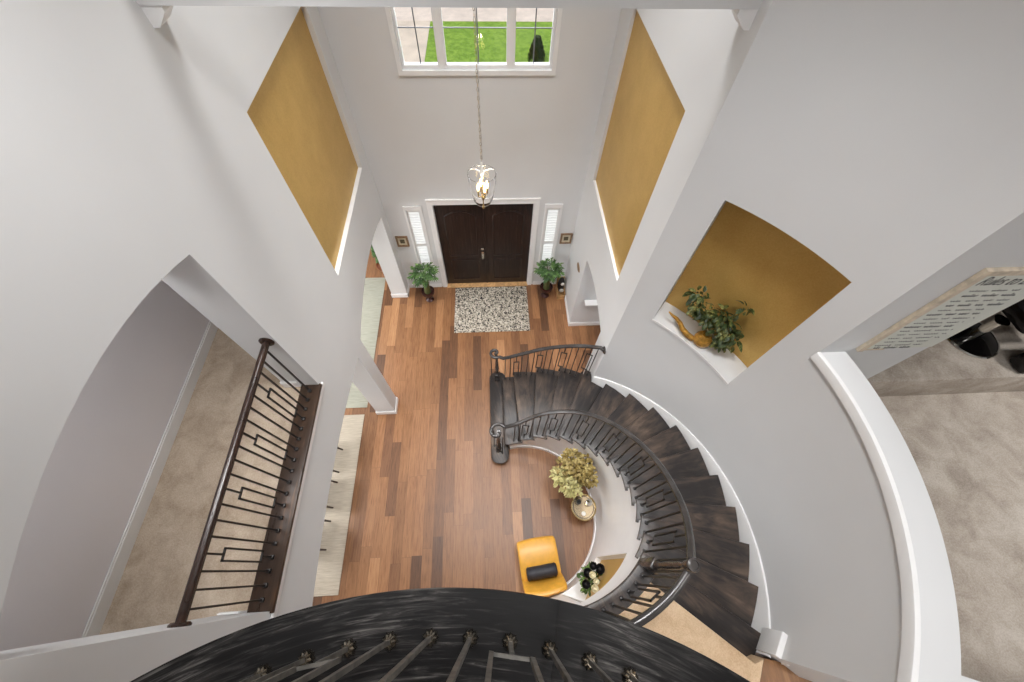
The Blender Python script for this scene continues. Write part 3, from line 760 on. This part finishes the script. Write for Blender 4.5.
# ------------------------------------------------------------------ balcony underfoot
BS = (-.1356, -7.5083); BC = (-.143, -7.613); BZ = 5.75; BR = 1.854
b = B(); b.prism([pc(BR - .03, a, c=BC) for a in range(-20, 201, 4)], BZ - .28, BZ - .04)
struct('floor_balcony', b, 'carpet', 'curved upper balcony floor at the bottom edge', 'floor', smooth=False)
for nm, a0, a1, lb_ in (('trim_9', 76.2, 200, 'curved black oak border board of the balcony, left piece'), ('trim_10', -20, 76.2, 'curved black oak border board of the balcony, right piece')):
    n = int(abs(a1 - a0) / 2)
    A = [a0 + (a1 - a0) * i / n for i in range(n + 1)]
    b = B(); b.prism([pc(BR, a, c=BC) for a in A] + [pc(1.545, a, c=BC) for a in reversed(A)], BZ - .04, BZ, bev=.0015)
    o = obj(nm, b, 'board', origin=(*BC, BZ)); o['kind'] = 'structure'; o['label'] = lb_; o['category'] = 'border board'
bb = thing('balcony_railing', 'near balcony railing with square steel balusters on fluted shoes', 'railing', (*BC, BZ))
def petals(a, z): return 1 + .13 * math.cos(9 * a)
for i in range(25):
    a = 105.6 - 4.22 * (i - 8)
    p = pc(1.624, a, c=BS)
    bl = obj('baluster', baluster(p, BZ + .02, BZ + 1.0, (i % 4) == 2, (-math.sin(rad(a)), math.cos(rad(a))), w=.0112, rw=.052, shoe=False, lo=.22, hi=.76, ct=.006), 'steel', bb)
    b = B(); b.lathe([(.021, 0), (.022, .008), (.017, .02), (.018, .024), (.011, .032)], (*p, BZ), 36, mod=petals)
    obj('shoe', b, 'shoe', bl)
obj('handrail', B().tube([pc(1.624, a, BZ + 1.02, c=BS) for a in range(-10, 191, 5)], 1.0, prof=RAILP), 'rail', bb)

# ------------------------------------------------------------------ plants
def leafcloud(b, c, rx, ry, rz, n, L, W, bias=.5, rmin=.45, clip=None):
    for i in range(n):
        while True:
            v = Vector((random.uniform(-1, 1), random.uniform(-1, 1), random.uniform(-1, 1)))
            if rmin < v.length < 1: break
        p = Vector((c[0] + v.x * rx, c[1] + v.y * ry, c[2] + v.z * rz))
        if clip and not clip(p): continue
        d = Vector((v.x, v.y, v.z * .4 - bias * random.random())) + Vector((random.uniform(-.5, .5), random.uniform(-.5, .5), random.uniform(-.3, .3)))
        k = .7 + .6 * random.random()
        b.leaf(p, d, L * k, W * k, (0, 0, 1) if random.random() < .8 else (random.random(), random.random(), .5), .3)
def urn_plant(x, y, label, sd):
    random.seed(sd)
    t = thing('potted_plant', label, 'plant', (x, y, 0), 'potted plants flanking the front door')
    b = B(); b.lathe([(.085, 0), (.09, .012), (.07, .03), (.035, .06), (.032, .12), (.05, .15), (.1, .19), (.135, .25), (.142, .31), (.145, .32), (.13, .322), (.12, .29), (.001, .28)], (x, y, 0), 28)
    obj('urn', b, 'maroon', t)
    b = B(); b.lathe([(.075, .27), (.065, .42), (.05, .56), (.001, .6)], (x, y, 0), 12)
    f = B()
    for i in range(30):
        a = 2 * PI * (i * .381966); R = .06 + .17 * (i / 30) ** .7; top = 1.0 - .8 * R + .1 * random.random()
        q = Vector((x + R * math.cos(a), min(y + R * math.sin(a), -.1), top)); d = Vector((math.cos(a), math.sin(a), .25))
        b.tube([(x + .04 * math.cos(a), y + .04 * math.sin(a), .4), (x + .5 * R * math.cos(a), y + .5 * R * math.sin(a), .72), q], .0045, 5)
        for k in range(9):
            t_ = k / 8; sgn = 1 if k % 2 else -1; sdv = Vector((-math.sin(a), math.cos(a), .1)) * sgn
            p = q + d * (.11 * t_ - .05); p.y = min(p.y, -.11)
            dd = (d * (.4 + .7 * t_) + sdv * (1.0 - .8 * t_) + Vector((0, 0, random.uniform(-.5, .2))))
            f.leaf(p, dd, .078 + .02 * random.random(), .03, (0, 0, 1), .35)
    obj('stems', b, 'stem', t); obj('foliage', f, 'leaf', t)
urn_plant(-1.31, -.36, 'leafy green plant in dark urn left of the front door', 11)
urn_plant(1.315, -.33, 'leafy green plant in dark urn right of the front door', 12)
t = thing('potted_plant', 'tall slim plant in copper bowl in the side room at the left', 'plant', (-2.37, .43, 0))
x, y = -2.37, .43
obj('urn', B().lathe([(.08, 0), (.085, .015), (.04, .05), (.04, .1), (.12, .18), (.16, .28), (.165, .32), (.15, .32), (.13, .27), (.001, .26)], (x, y, 0), 24), 'copper', t)
obj('stems', B().tube([(x, y, .26), (x - .02, y + .01, .6), (x - .03, y + .03, 1.0)], .012, 6), 'stem', t)
b = B()
for i in range(110):
    z = .5 + .6 * random.random(); a = random.random() * 2 * PI
    b.leaf((x - .02 + .03 * math.cos(a), y + .02 + .03 * math.sin(a), z), (math.cos(a), math.sin(a), .2 - .6 * random.random()), .12, .06, (0, 0, 1), .35)
obj('foliage', b, 'leaf', t)
# dried gold foliage by the stairs
gx, gy = 1.27, -4.5
t = thing('dried_arrangement', 'bushy dried gold foliage in a floor vase beside the white stringer', 'plant', (gx, gy, 0))
obj('vase', B().lathe([(.07, 0), (.085, .02), (.11, .15), (.1, .32), (.06, .46), (.05, .52), (.062, .56), (.05, .56), (.04, .5), (.001, .45)], (gx, gy, 0), 24), 'goldvase', t)
b = B()
def inR(p): return math.hypot(p.x - CX, p.y - CY) < 1.10
for i in range(26):
    a = random.random() * 2 * PI; R = .3 * random.random() + .04
    q = Vector((gx + R * math.cos(a), gy + R * math.sin(a), 1.1 + .3 * random.random()))
    if inR(q): b.tube([(gx, gy, .5), (gx + .3 * R * math.cos(a), gy + .3 * R * math.sin(a), .85), q], .004, 5)
obj('stems', b, 'stem', t)
clipf = lambda p: inR(p)
b = B()
for cx_, cy_, cz_, r_, n_l in ((1.40, -4.45, 1.2, .15, 150), (1.26, -4.36, 1.22, .16, 170), (1.33, -4.52, 1.3, .14, 130), (1.46, -4.6, 1.15, .11, 80), (1.12, -4.45, 1.15, .13, 100), (1.22, -4.28, 1.2, .1, 60)):
    leafcloud(b, (cx_, cy_, cz_), r_, r_, r_, n_l, .06, .042, .3, .1, clipf)
obj('foliage', b, 'leafgold', t)
b = B()
for cx_, cy_, cz_, r_, n_l in ((1.10, -4.60, 1.12, .14, 140), (1.2, -4.68, 1.08, .12, 110), (1.03, -4.52, 1.1, .09, 60), (1.25, -4.75, 1.0, .09, 60)):
    leafcloud(b, (cx_, cy_, cz_), r_, r_, r_, n_l, .07, .03, .2, .1, clipf)
obj('foliage', b, 'leafpale', t, label='paler dried sprigs')
# bouquet in the niche under the landing
bx, by = 1.33, -5.905
t = thing('flower_arrangement', 'bouquet of cream and black roses in white pot in the lower gold niche', 'flowers', (bx, by, NI[2]))
obj('pot', B().lathe([(.055, 0), (.07, .01), (.085, .18), (.09, .29), (.08, .29), (.07, .2), (.001, .18)], (bx, by, NI[2]), 20), 'white', t)
b = B(); leafcloud(b, (bx - .01, by, 1.15), .17, .18, .1, 170, .055, .03, .3, .3, lambda p: (p.x - B0[0]) * (B1[1] - B0[1]) - (p.y - B0[1]) * (B1[0] - B0[0]) < -.03); obj('foliage', b, 'leafbouq', t)
def rose(c, r, m, par):
    b = B()
    for k, (rr, n) in enumerate(((1.0, 6), (.75, 5), (.48, 4))):
        for i in range(n):
            a = 2 * PI * i / n + k; d = Vector((math.cos(a), math.sin(a), .0))
            rows = []
            for s_t, hz in ((.25, -.5), (.8, 0), (1.0, .45 + k * .18)):
                rows.append([Vector(c) + Vector((math.cos(a + da) * r * rr * s_t, math.sin(a + da) * r * rr * s_t, hz * r)) for da in (-.75, -.3, .3, .75)])
            b.grid(rows)
    b.ball((c[0], c[1], c[2] + .1 * r), r * .5, (1, 1, 1.1), 10, 6)
    return obj('rose', b, m, par)
for dx, dy, dz, r, m in ((-.07, .07, .1, .06, 'petalb'), (.06, .1, .12, .065, 'petalb'), (-.1, -.03, .08, .055, 'petalb'), (-.03, .05, .15, .045, 'petalw'), (.1, -.02, .1, .045, 'petalw'), (-.02, -.07, .13, .05, 'petalw'), (.0, -.01, .15, .04, 'petalw'), (.0, .13, .08, .05, 'petalb')):
    rose((bx + dx * 1.25, by + dy * 1.25, 1.18 + dz), r, m, t)
# niche plant with gold vase
vx, vy = pc(2.40, 35.7)
t = thing('niche_plant', 'trailing variegated plant in gold vase with a long curling spout', 'plant', (vx, vy, NZ0))
b = B(); b.lathe([(.05, 0), (.075, .015), (.1, .06), (.1, .1), (.075, .15), (.05, .175), (.055, .19), (.045, .19), (.035, .16), (.001, .14)], (vx, vy, NZ0), 24)
obj('vase', b, 'goldvase', t)
sp = [pc(2.34, 37.5, NZ0 + .05), pc(2.322, 39.6, NZ0 + .07), pc(2.322, 41.5, NZ0 + .1), pc(2.345, 43.0, NZ0 + .13), pc(2.345, 44.4, NZ0 + .16), pc(2.325, 45.8, NZ0 + .19), pc(2.335, 47.2, NZ0 + .2)]
obj('spout', B().tube(sp, [.034, .034, .03, .026, .021, .015, .006], 10), 'goldvase', t)
b = B(); st_ = []
heads = [(2.38, 43.3, .62), (2.38, 42, .5), (2.4, 40, .42), (2.42, 38, .4), (2.46, 36, .48), (2.47, 34, .42), (2.45, 32, .36), (2.46, 30.2, .3), (2.44, 33.5, .3), (2.47, 37, .42), (2.44, 31.6, .22), (2.48, 33.4, .72)]
for r, a, h in heads: b.tube([(vx, vy, NZ0 + .16), pc((2.4 + r) / 2, (35.7 + a) / 2, NZ0 + .1 + h * .6), pc(r, a, NZ0 + h)], .005, 5)
obj('stems', b, 'stem', t)
b = B()
for r, a, h in heads[:-1]:
    leafcloud(b, pc(r, a, NZ0 + h), .075, .075, .1, 34, .075, .04, .5, .1, lambda p: math.hypot(p.x - CX, p.y - CY) < 2.54)
leafcloud(b, pc(2.5, 33.4, NZ0 + .72), .05, .05, .06, 14, .075, .04, .5, .1, lambda p: math.hypot(p.x - CX, p.y - CY) < 2.55)
obj('foliage', b, 'leafdark', t)

# ------------------------------------------------------------------ rugs
def rug(name, m, label, x0, x1, y0, y1, h=.012):
    b = B().box(x0, x1, y0, y1, .0005, h, bev=.004)
    return tag(obj(name, b, m, origin=((x0 + x1) / 2, (y0 + y1) / 2, 0)), label, 'rug')
rug('door_rug', 'rug', 'black and cream woven rug in front of the double door', -.74, .90, -1.275, -.06)
rug('dining_rug', 'dinrug', 'long ivory rug behind the pillar on the left', -5.2, -2.40, -5.94, -3.04)
rug('side_rug', 'frontrug', 'sage grey rug in the side room beyond the front left arch', -5.2, -2.37, -2.9, .3)

# ------------------------------------------------------------------ mustard chair and bolster
ca = rad(6.5); cdir = Vector((-math.sin(ca), math.cos(ca), 0)); csd = Vector((math.cos(ca), math.sin(ca), 0)); co = Vector((.69, -5.62, 0))
def cw(s, f, z): return co + csd * s + cdir * f + Vector((0, 0, z))
ch = thing('slipper_chair', 'armless mustard leather slipper chair beside the curved stringer', 'chair', (co.x, co.y, 0))
def pad(profile, hw, par, name, bow=0.0):
    """profile: list of (f, z) closed loop, extruded across the chair width with rounded ends"""
    b = B(); rows = []
    for s, k in ((-1, .86), (-.97, .95), (-.9, 1), (-.5, 1), (0, 1), (.5, 1), (.9, 1), (.97, .95), (1, .86)):
        cf = sum(p[0] for p in profile) / len(profile); cz = sum(p[1] for p in profile) / len(profile)
        rows.append([cw(s * hw, cf + (f - cf) * k + bow * (1 - s * s), cz + (z - cz) * k) for f, z in profile + profile[:1]])
    b.grid(rows); b.bm.faces.new([b.bm.verts.new(p) for p in rows[0][:-1]]); b.bm.faces.new([b.bm.verts.new(p) for p in rows[-1][:-1]])
    return obj(name, b, 'mustard', par, ang=50, dbl=True)
pad([(-.24, .30), (.24, .30), (.275, .33), (.285, .38), (.27, .43), (.235, .452), (.1, .458), (-.22, .44), (-.25, .42)], .3, ch, 'seat', .02)
pad([(-.19, .34), (-.215, .40), (-.245, .5), (-.30, .66), (-.355, .78), (-.375, .80), (-.41, .80), (-.43, .77), (-.40, .62), (-.34, .46), (-.29, .30), (-.24, .28)], .3, ch, 'backrest', -.035)
for s in (-1, 1):
    for f in (.2, -.24):
        b = B(); p0, p1 = cw(s * .24, f, .31), cw(s * .26, f * 1.12, 0); b.tube([p0, p1], [.02, .012], 10); obj('leg', b, 'chairwood', ch)
b = B(); r = .088; L = .225; pts = [cw(s, -.165, .462 + r) for s in [-L, -L * .985, -L * .9, -L * .5, 0, L * .5, L * .9, L * .985, L]]
b.tube(pts, [r * .6, r * .88, r, r * 1.03, r, r * 1.03, r, r * .88, r * .6], 20)
bo = obj('bolster_pillow', b, 'velvet', origin=tuple(cw(0, -.165, .462))); tag(bo, 'black velvet bolster pillow on the mustard chair', 'pillow')
b = B()
for s in (-1, 1): b.tube([cw(s * L * .88, -.165 + r * 1.03 * math.cos(k * PI / 10), .462 + r + r * 1.03 * math.sin(k * PI / 10)) for k in range(21)], .006, 6, cap=False)
obj('piping', b, 'velvet', bo)

# ------------------------------------------------------------------ tray table
tx, ty, tz = 1.448, -4.935, .55
tt = thing('tray_table', 'round gold rimmed mirrored tray table by the white stringer', 'table', (tx, ty, 0))
obj('tabletop', B().lathe([(.001, tz - .012), (.185, tz - .012), (.19, tz), (.001, tz)], (tx, ty, 0), 40), 'mirror', tt)
b = B(); b.tube([(tx + .193 * math.cos(a * PI / 24), ty + .193 * math.sin(a * PI / 24), tz + .02) for a in range(49)], .009, 8, cap=False)
b.lathe([(.187, tz - .015), (.196, tz - .015), (.196, tz + .02), (.187, tz + .02), (.187, tz - .015)], (tx, ty, 0), 40)
obj('rim', b, 'gold', tt)
b = B(); b.tube([(tx + .16 * math.cos(a * PI / 24), ty + .16 * math.sin(a * PI / 24), tz + .004) for a in range(49)], .004, 6, cap=False); obj('inlay_ring', b, 'blackpl', tt)
for i in range(3):
    a = 2 * PI * i / 3 + .5; obj('leg', B().tube([(tx + .15 * math.cos(a), ty + .15 * math.sin(a), tz - .01), (tx - .02 * math.cos(a), ty - .02 * math.sin(a), .28), (tx + .15 * math.cos(a), ty + .15 * math.sin(a), 0)], .008, 8), 'gold', tt)
def small(name, prof, m, x, y, label, cat, z=tz):
    return tag(obj(name, B().lathe(prof, (x, y, z), 20), m, origin=(x, y, z)), label, cat)
small('candle_cup', [(.03, 0), (.034, .01), (.036, .07), (.03, .07), (.026, .03), (.001, .03)], 'blackpl', tx - .075, ty + .075, 'small black candle cup on the tray table', 'candle holder')
small('lidded_jar', [(.045, 0), (.05, .01), (.05, .09), (.04, .1), (.043, .11), (.02, .12), (.001, .13)], 'chrome', tx + .085, ty + .055, 'silver lidded jar on the tray table', 'jar')
b = B().box(tx + .015, tx + .125, ty - .02, ty + .085, tz + .002, tz + .028, bev=.004)
small('white_dish', [(.02, 0), (.03, .006), (.034, .022), (.03, .022), (.024, .008), (.001, .008)], 'white', tx - .015, ty - .095, 'tiny white dish on the tray table', 'dish')

# ------------------------------------------------------------------ crate with ornaments
cr = thing('wooden_crate', 'small pine crate on the floor in the right front corner', 'crate', (1.66, -.3, 0))
b = B(); x0, x1, y0, y1 = 1.575, 1.745, -.46, -.12
b.box(x0, x1, y0, y1, 0.0, .015); b.box(x0, x0 + .014, y0, y1, .015, .2); b.box(x1 - .014, x1, y0, y1, .015, .2); b.box(x0, x1, y0, y0 + .014, .015, .12); b.box(x0, x1, y1 - .014, y1, .015, .4)
obj('crate_box', b, 'cratewood', cr, smooth=False)
t = thing('ornament', 'black and white rounded ornament standing in the pine crate', 'ornament', (1.66, -.26, .016))
obj('body', B().ball((1.66, -.24, .27), .1, (.75, .8, 2.45), 16, 12), 'blackpl', t)
b = B(); b.ball((1.675, -.305, .36), .05, (.8, .5, 1), 12, 8); b.ball((1.675, -.33, .16), .055, (1, .5, 1), 12, 8); obj('patches', b, 'white', t)

# ------------------------------------------------------------------ small frames and wall plaque
def frame(label, cx, cz, w, h):
    t = thing('picture_frame', label, 'picture', (cx, 0, cz))
    b = B(); f = .035
    b.ring(cx - w / 2, cx + w / 2, cz - h / 2, cz + h / 2, f, f, f, f, -.025, -.001)
    obj('frame', b, 'framebronze', t, smooth=False)
    obj('mat', B().box(cx - w / 2 + f, cx + w / 2 - f, -.012, -.001, cz - h / 2 + f, cz + h / 2 - f), 'mat', t, smooth=False)
    obj('print', B().box(cx - .045, cx + .045, -.015, -.012, cz - .05, cz + .05), 'art', t, smooth=False)
frame('small square framed print left of the left sidelight', -1.64, 1.47, .235, .27)
frame('small square framed print right of the right sidelight', 1.63, 1.46, .235, .27)
b = B(); b.lathe([(.001, .02), (.05, .018), (.065, .0)], seg=20)
mt = Matrix.Translation((XR - .001, -.835, 1.53)) @ Matrix.Rotation(-PI / 2, 4, 'Y') @ Matrix.Diagonal((1, 1.9, 1, 1)); bmesh.ops.transform(b.bm, matrix=mt, verts=b.bm.verts[:])
tag(obj('wall_plaque', b, 'framebronze', origin=(XR, -.835, 1.53)), 'small dark oval plaque on the right wall beside the low arch', 'plaque')

# ------------------------------------------------------------------ pendant lantern
lx, ly, lz = .035, -1.7, 3.72
pl = thing('pendant_lantern', 'clear glass pendant lantern with candle bulbs on a long chain', 'lamp', (lx, ly, lz))
b = B(); z = lz + .69; k = 0
while z < ROOF - .1:
    g = bmesh.new()
    for i in range(8):
        pass
    g.free()
    pts = [(lx + (.008 * math.cos(a) if k % 2 else 0), ly + (0 if k % 2 else .008 * math.cos(a)), z + .024 * math.sin(a)) for a in [2 * PI * i / 8 for i in range(9)]]
    b.tube(pts, .0024, 4, cap=False); z += .04; k += 1
b.tube([(lx + .012, ly, lz + .7), (lx + .012, ly, ROOF - .06)], .0025, 5)
obj('chain', b, 'chrome', pl)
obj('canopy', B().lathe([(.07, 0), (.07, -.02), (.02, -.05), (.001, -.05)], (lx, ly, ROOF - .0), 20), 'chrome', pl)
obj('glass_shade', B().lathe([(.10, .12), (.12, .16), (.15, .3), (.168, .44), (.17, .52), (.164, .52), (.162, .44), (.144, .3), (.114, .165), (.094, .124), (.10, .12)], (lx, ly, lz), 36), 'glass', pl)
b = B(); b.lathe([(.012, .5), (.026, .52), (.026, .56), (.012, .6), (.012, .66), (.001, .68)], (lx, ly, lz), 14)
for i in range(3):
    a = .5 + i * 2 * PI / 3; b.tube([(lx, ly, lz + .54), (lx + .11 * math.cos(a), ly + .11 * math.sin(a), lz + .545), (lx + .16 * math.cos(a), ly + .16 * math.sin(a), lz + .515)], .007, 6)
obj('top_bracket', b, 'white', pl)
b = B(); b.tube([(lx, ly, lz + .54), (lx, ly, lz + .06)], .007, 8)
for i in range(4):
    a = i * PI / 2 + .4; b.tube([(lx, ly, lz + .2), (lx + .05 * math.cos(a), ly + .05 * math.sin(a), lz + .2), (lx + .06 * math.cos(a), ly + .06 * math.sin(a), lz + .23)], .006, 6)
    b.tube([(lx + .06 * math.cos(a), ly + .06 * math.sin(a), lz + .22), (lx + .06 * math.cos(a), ly + .06 * math.sin(a), lz + .3)], .011, 8)
b.lathe([(.014, .15), (.022, .17), (.014, .2)], (lx, ly, lz), 12); b.lathe([(.001, .0), (.016, .02), (.02, .04), (.008, .065)], (lx, ly, lz), 12)
obj('candle_arms', b, 'gold', pl)
for i in range(4):
    a = i * PI / 2 + .4; obj('bulb', B().lathe([(.008, .3), (.017, .33), (.016, .36), (.001, .41)], (lx + .06 * math.cos(a), ly + .06 * math.sin(a), lz), 10), 'bulb', pl)

# ------------------------------------------------------------------ framed sign in the loft
sx0, sx1, sz0, sz1, sy = 3.035, 3.66, 4.52, 5.505, -4.32
sg = thing('framed_sign', 'pale framed sign of handwritten house rules on the loft wall', 'sign', ((sx0 + sx1) / 2, sy, sz0))
b = B(); f = .045
b.box(sx0, sx0 + f, sy - .03, sy - .001, sz0, sz1); b.box(sx0 + f, sx1, sy - .03, sy - .001, sz1 - f, sz1); b.box(sx0 + f, sx1 - .4, sy - .02, sy - .001, sz0, sz0 + .012)
obj('frame', b, 'framewood', sg, smooth=False)
obj('panel', B().box(sx0 + f, sx1, sy - .014, sy - .001, sz0 + .0125, sz1 - f), 'paper', sg, smooth=False)
def script_line(b, x, x1, z, h, w):
    """illegible handwriting: small looping strokes word by word"""
    while x < x1:
        wl_ = min(random.uniform(.05, .14), x1 - x); n = max(4, int(wl_ / .004)); pts = []
        for i in range(n):
            f_ = i / (n - 1); ph = i * 1.35
            pts.append((x + wl_ * f_ + .2 * h * math.sin(ph + 1), sy - .0152, z + h * (.5 + .42 * math.sin(ph)) * (1.5 if (i * 7 + int(z * 100)) % 11 == 0 else 1)))
        if len(pts) > 1: b.tube(pts, w, 4)
        x += wl_ + .03
b = B(); zz = 5.335
for i in range(14):
    big = i in (1, 3, 5, 8); zz -= .054
    script_line(b, sx0 + .085 + random.uniform(0, .05), sx1 - .07 - random.uniform(0, .1), zz, .018 if not big else .024,   .0011 if not big else .002)
obj('lettering', b, 'ink', sg); b = B(); script_line(b, sx0 + .12, sx0 + .42, zz - .045, .028, .0022)
obj('signature', b, 'ink', sg)
fc = bpy.data.curves.new('title', 'FONT'); fc.body = 'Rules to Live By'; fc.size = .125; fc.shear = .35; fc.extrude = .001; fc.space_character = 1.0; fc.offset = -.0022
fo_ = bpy.data.objects.new('title', fc); COL.objects.link(fo_); fo_.parent = sg
fo_.location = (sx0 + .09 - ORG[sg].x, sy - .0155 - ORG[sg].y, 5.35 - ORG[sg].z); fo_.rotation_euler = (PI / 2, 0, 0); fo_.scale = (.62, 1, 1)
bpy.context.view_layer.update()
tm = bpy.data.meshes.new_from_object(fo_); to = bpy.data.objects.new('heading', tm); COL.objects.link(to); to.parent = sg
to.location = fo_.location; to.rotation_euler = fo_.rotation_euler; to.scale = fo_.scale; tm.materials.clear(); tm.materials.append(M['ink']); bpy.data.objects.remove(fo_)

# ------------------------------------------------------------------ swivel chair in the loft
PX, PY, PZ = 5.30, -3.78, 3.67
sc_ = thing('swivel_chair', 'black leather swivel chair with round glossy base on the loft platform', 'chair', (PX, PY, PZ))
obj('base', B().lathe([(.25, 0), (.262, .006), (.258, .018), (.2, .03), (.12, .045), (.001, .05)], (PX, PY, PZ), 48), 'glossblack', sc_)
obj('base_ring', B().lathe([(.256, .0), (.276, .0), (.28, .01), (.272, .022), (.256, .022), (.256, 0)], (PX, PY, PZ), 48), 'chrome', sc_)
obj('column', B().lathe([(.05, .04), (.045, .3), (.07, .33)], (PX, PY, PZ), 20), 'chrome', sc_)
b = B(); b.box(PX + .02, PX + .66, PY - .2, PY + .28, PZ + .33, PZ + .5, bev=.06); obj('seat', b, 'leather', sc_)
b = B(); b.box(PX + .5, PX + .72, PY - .2, PY + .28, PZ + .4, PZ + 1.05, bev=.07); obj('backrest', b, 'leather', sc_)
for y in (PY - .26, PY + .26): obj('armrest', B().box(PX + .04, PX + .68, y, y + .12, PZ + .36, PZ + .66, bev=.045), 'leather', sc_)
t = thing('footstool', 'black leather footstool at the edge of the loft platform', 'footstool', (5.9, -4.02, PZ))
b = B(); b.box(5.50, 6.2, -4.262, -4.06, PZ + .001, PZ + .34, bev=.05); obj('cushion', b, 'leather', t)

# ------------------------------------------------------------------ dining chairs (legs show past the left arch)
def dining_chair(y0, y1, i, label):
    xb = -2.70; w = y1 - y0; ym = (y0 + y1) / 2
    t = thing('dining_chair', label, 'chair', (xb - .2, ym, .0165), 'dining chairs behind the left arch')
    obj('seat', B().box(xb - .5, xb - .06, y0 - .01, y1 + .01, .43, .48, bev=.02), 'chairwood', t)
    b = B(); b.box(xb - .1, xb - .06, y0 - .01, y1 + .01, .62, .95, bev=.015); obj('backrest', b, 'chairwood', t)
    for y in (y0, y1):
        obj('leg', B().tube([(xb, y, .0165), (xb - .06, y, .22), (xb - .08, y, .45), (xb - .08, y, .93)], [.014, .018, .02, .016], 8), 'chairwood', t)
        obj('leg', B().tube([(xb - .47, y, .0165), (xb - .45, y, .45)], [.014, .02], 8), 'chairwood', t)
    return t
for i, (a, c, lab) in enumerate(((-4.1, -3.70, 'dark dining chair on the ivory rug, the one nearest the pillar'), (-4.68, -4.27, 'dark dining chair on the ivory rug, the middle one of three'), (-5.31, -4.89, 'dark dining chair on the ivory rug, the one farthest from the pillar'))): dining_chair(a, c, i, lab)

# ------------------------------------------------------------------ lights
def fill_lamp(x, y, z, power, size=.5, col=(1, .99, .985), spread=130):  # unseen overhead disk lamps added to brighten the rooms, no fixtures modelled
    ld = bpy.data.lights.new('fill_lamp', 'AREA'); ld.shape = 'DISK'; ld.size = size; ld.energy = power; ld.color = col; ld.spread = rad(spread)
    lo = bpy.data.objects.new('fill_light', ld); COL.objects.link(lo); lo.location = (x, y, z - .03)
for x, y, q in ((-.9, -2.0, 38), (.9, -2.0, 38), (-.9, -4.2, 42), (1.1, -4.6, 46), (1.0, -7.2, 34)): fill_lamp(x, y, ROOF, q, 1.0, spread=140 if q == 34 else 80)
fill_lamp(-2.6, -4.8, 6.6, 20, .8)
fill_lamp(-4.0, -4.4, 2.86, 40, .8); fill_lamp(-3.9, -.8, 2.86, 40, .8)
fill_lamp(3.1, -2.2, 3.0, 14, .5)
fill_lamp(7.2, -5.9, ROOF, 75, .8, spread=84); fill_lamp(4.5, -7.5, ROOF, 48, .8, spread=120); fill_lamp(1.6, -7.6, 5.2, 10, .4)
pt = bpy.data.lights.new('lantern_light', 'POINT'); pt.energy = 12; pt.color = (1, .82, .58); pt.shadow_soft_size = .06
po = bpy.data.objects.new('lantern_light', pt); COL.objects.link(po); po.location = (lx, ly, lz + .45)
sun = bpy.data.lights.new('sun', 'SUN'); sun.energy = 2.0; sun.angle = rad(3); sun.color = (1, .97, .9)
so = bpy.data.objects.new('sun', sun); COL.objects.link(so); so.rotation_euler = (rad(48), 0, rad(-25))
w = bpy.data.worlds.new('world'); S.world = w; w.use_nodes = True
bg = w.node_tree.nodes['Background']; bg.inputs[0].default_value = (.82, .9, 1, 1); bg.inputs[1].default_value = .8
def sky_glow(x, y, z, sx, sy, power, tilt):
    ld = bpy.data.lights.new('added_daylight', 'AREA'); ld.shape = 'RECTANGLE'; ld.size = sx; ld.size_y = sy; ld.energy = power; ld.color = (.97, .985, 1)
    lo = bpy.data.objects.new('added_daylight', ld); COL.objects.link(lo); lo.location = (x, y, z); lo.rotation_euler = (rad(90 - tilt), 0, PI)
sky_glow(0, 1.3, 6.4, 2.6, 1.6, 160, 35)
def daylight_fill(x, y, z, sx, sy, power, rz):
    ld = bpy.data.lights.new('added_daylight', 'AREA'); ld.shape = 'RECTANGLE'; ld.size = sx; ld.size_y = sy; ld.energy = power; ld.color = (.97, .985, 1)
    lo = bpy.data.objects.new('added_daylight', ld); COL.objects.link(lo); lo.location = (x, y, z); lo.rotation_euler = (rad(90), 0, rad(rz))
daylight_fill(-5.9, -4.6, 1.6, 3.2, 1.8, 110, -90); daylight_fill(-5.9, -1.0, 1.6, 2.4, 1.8, 80, -90)  # added area lamps, no windows here; they brighten floor and stringer through the arches
for sx_ in (-1, 1): daylight_fill(sx_ * 1.29, .32, 1.5, .26, 1.5, 3.2, 180)

# ------------------------------------------------------------------ view
S.view_settings.view_transform = 'Standard'; S.view_settings.look = 'None'; S.view_settings.exposure = 0.0; S.view_settings.gamma = 1.0
S.view_settings.use_curve_mapping = False
S.cycles.use_denoising = True
S.cycles.max_bounces = 10; S.cycles.diffuse_bounces = 5; S.cycles.transparent_max_bounces = 8
S.cycles.sample_clamp_indirect = 6.0
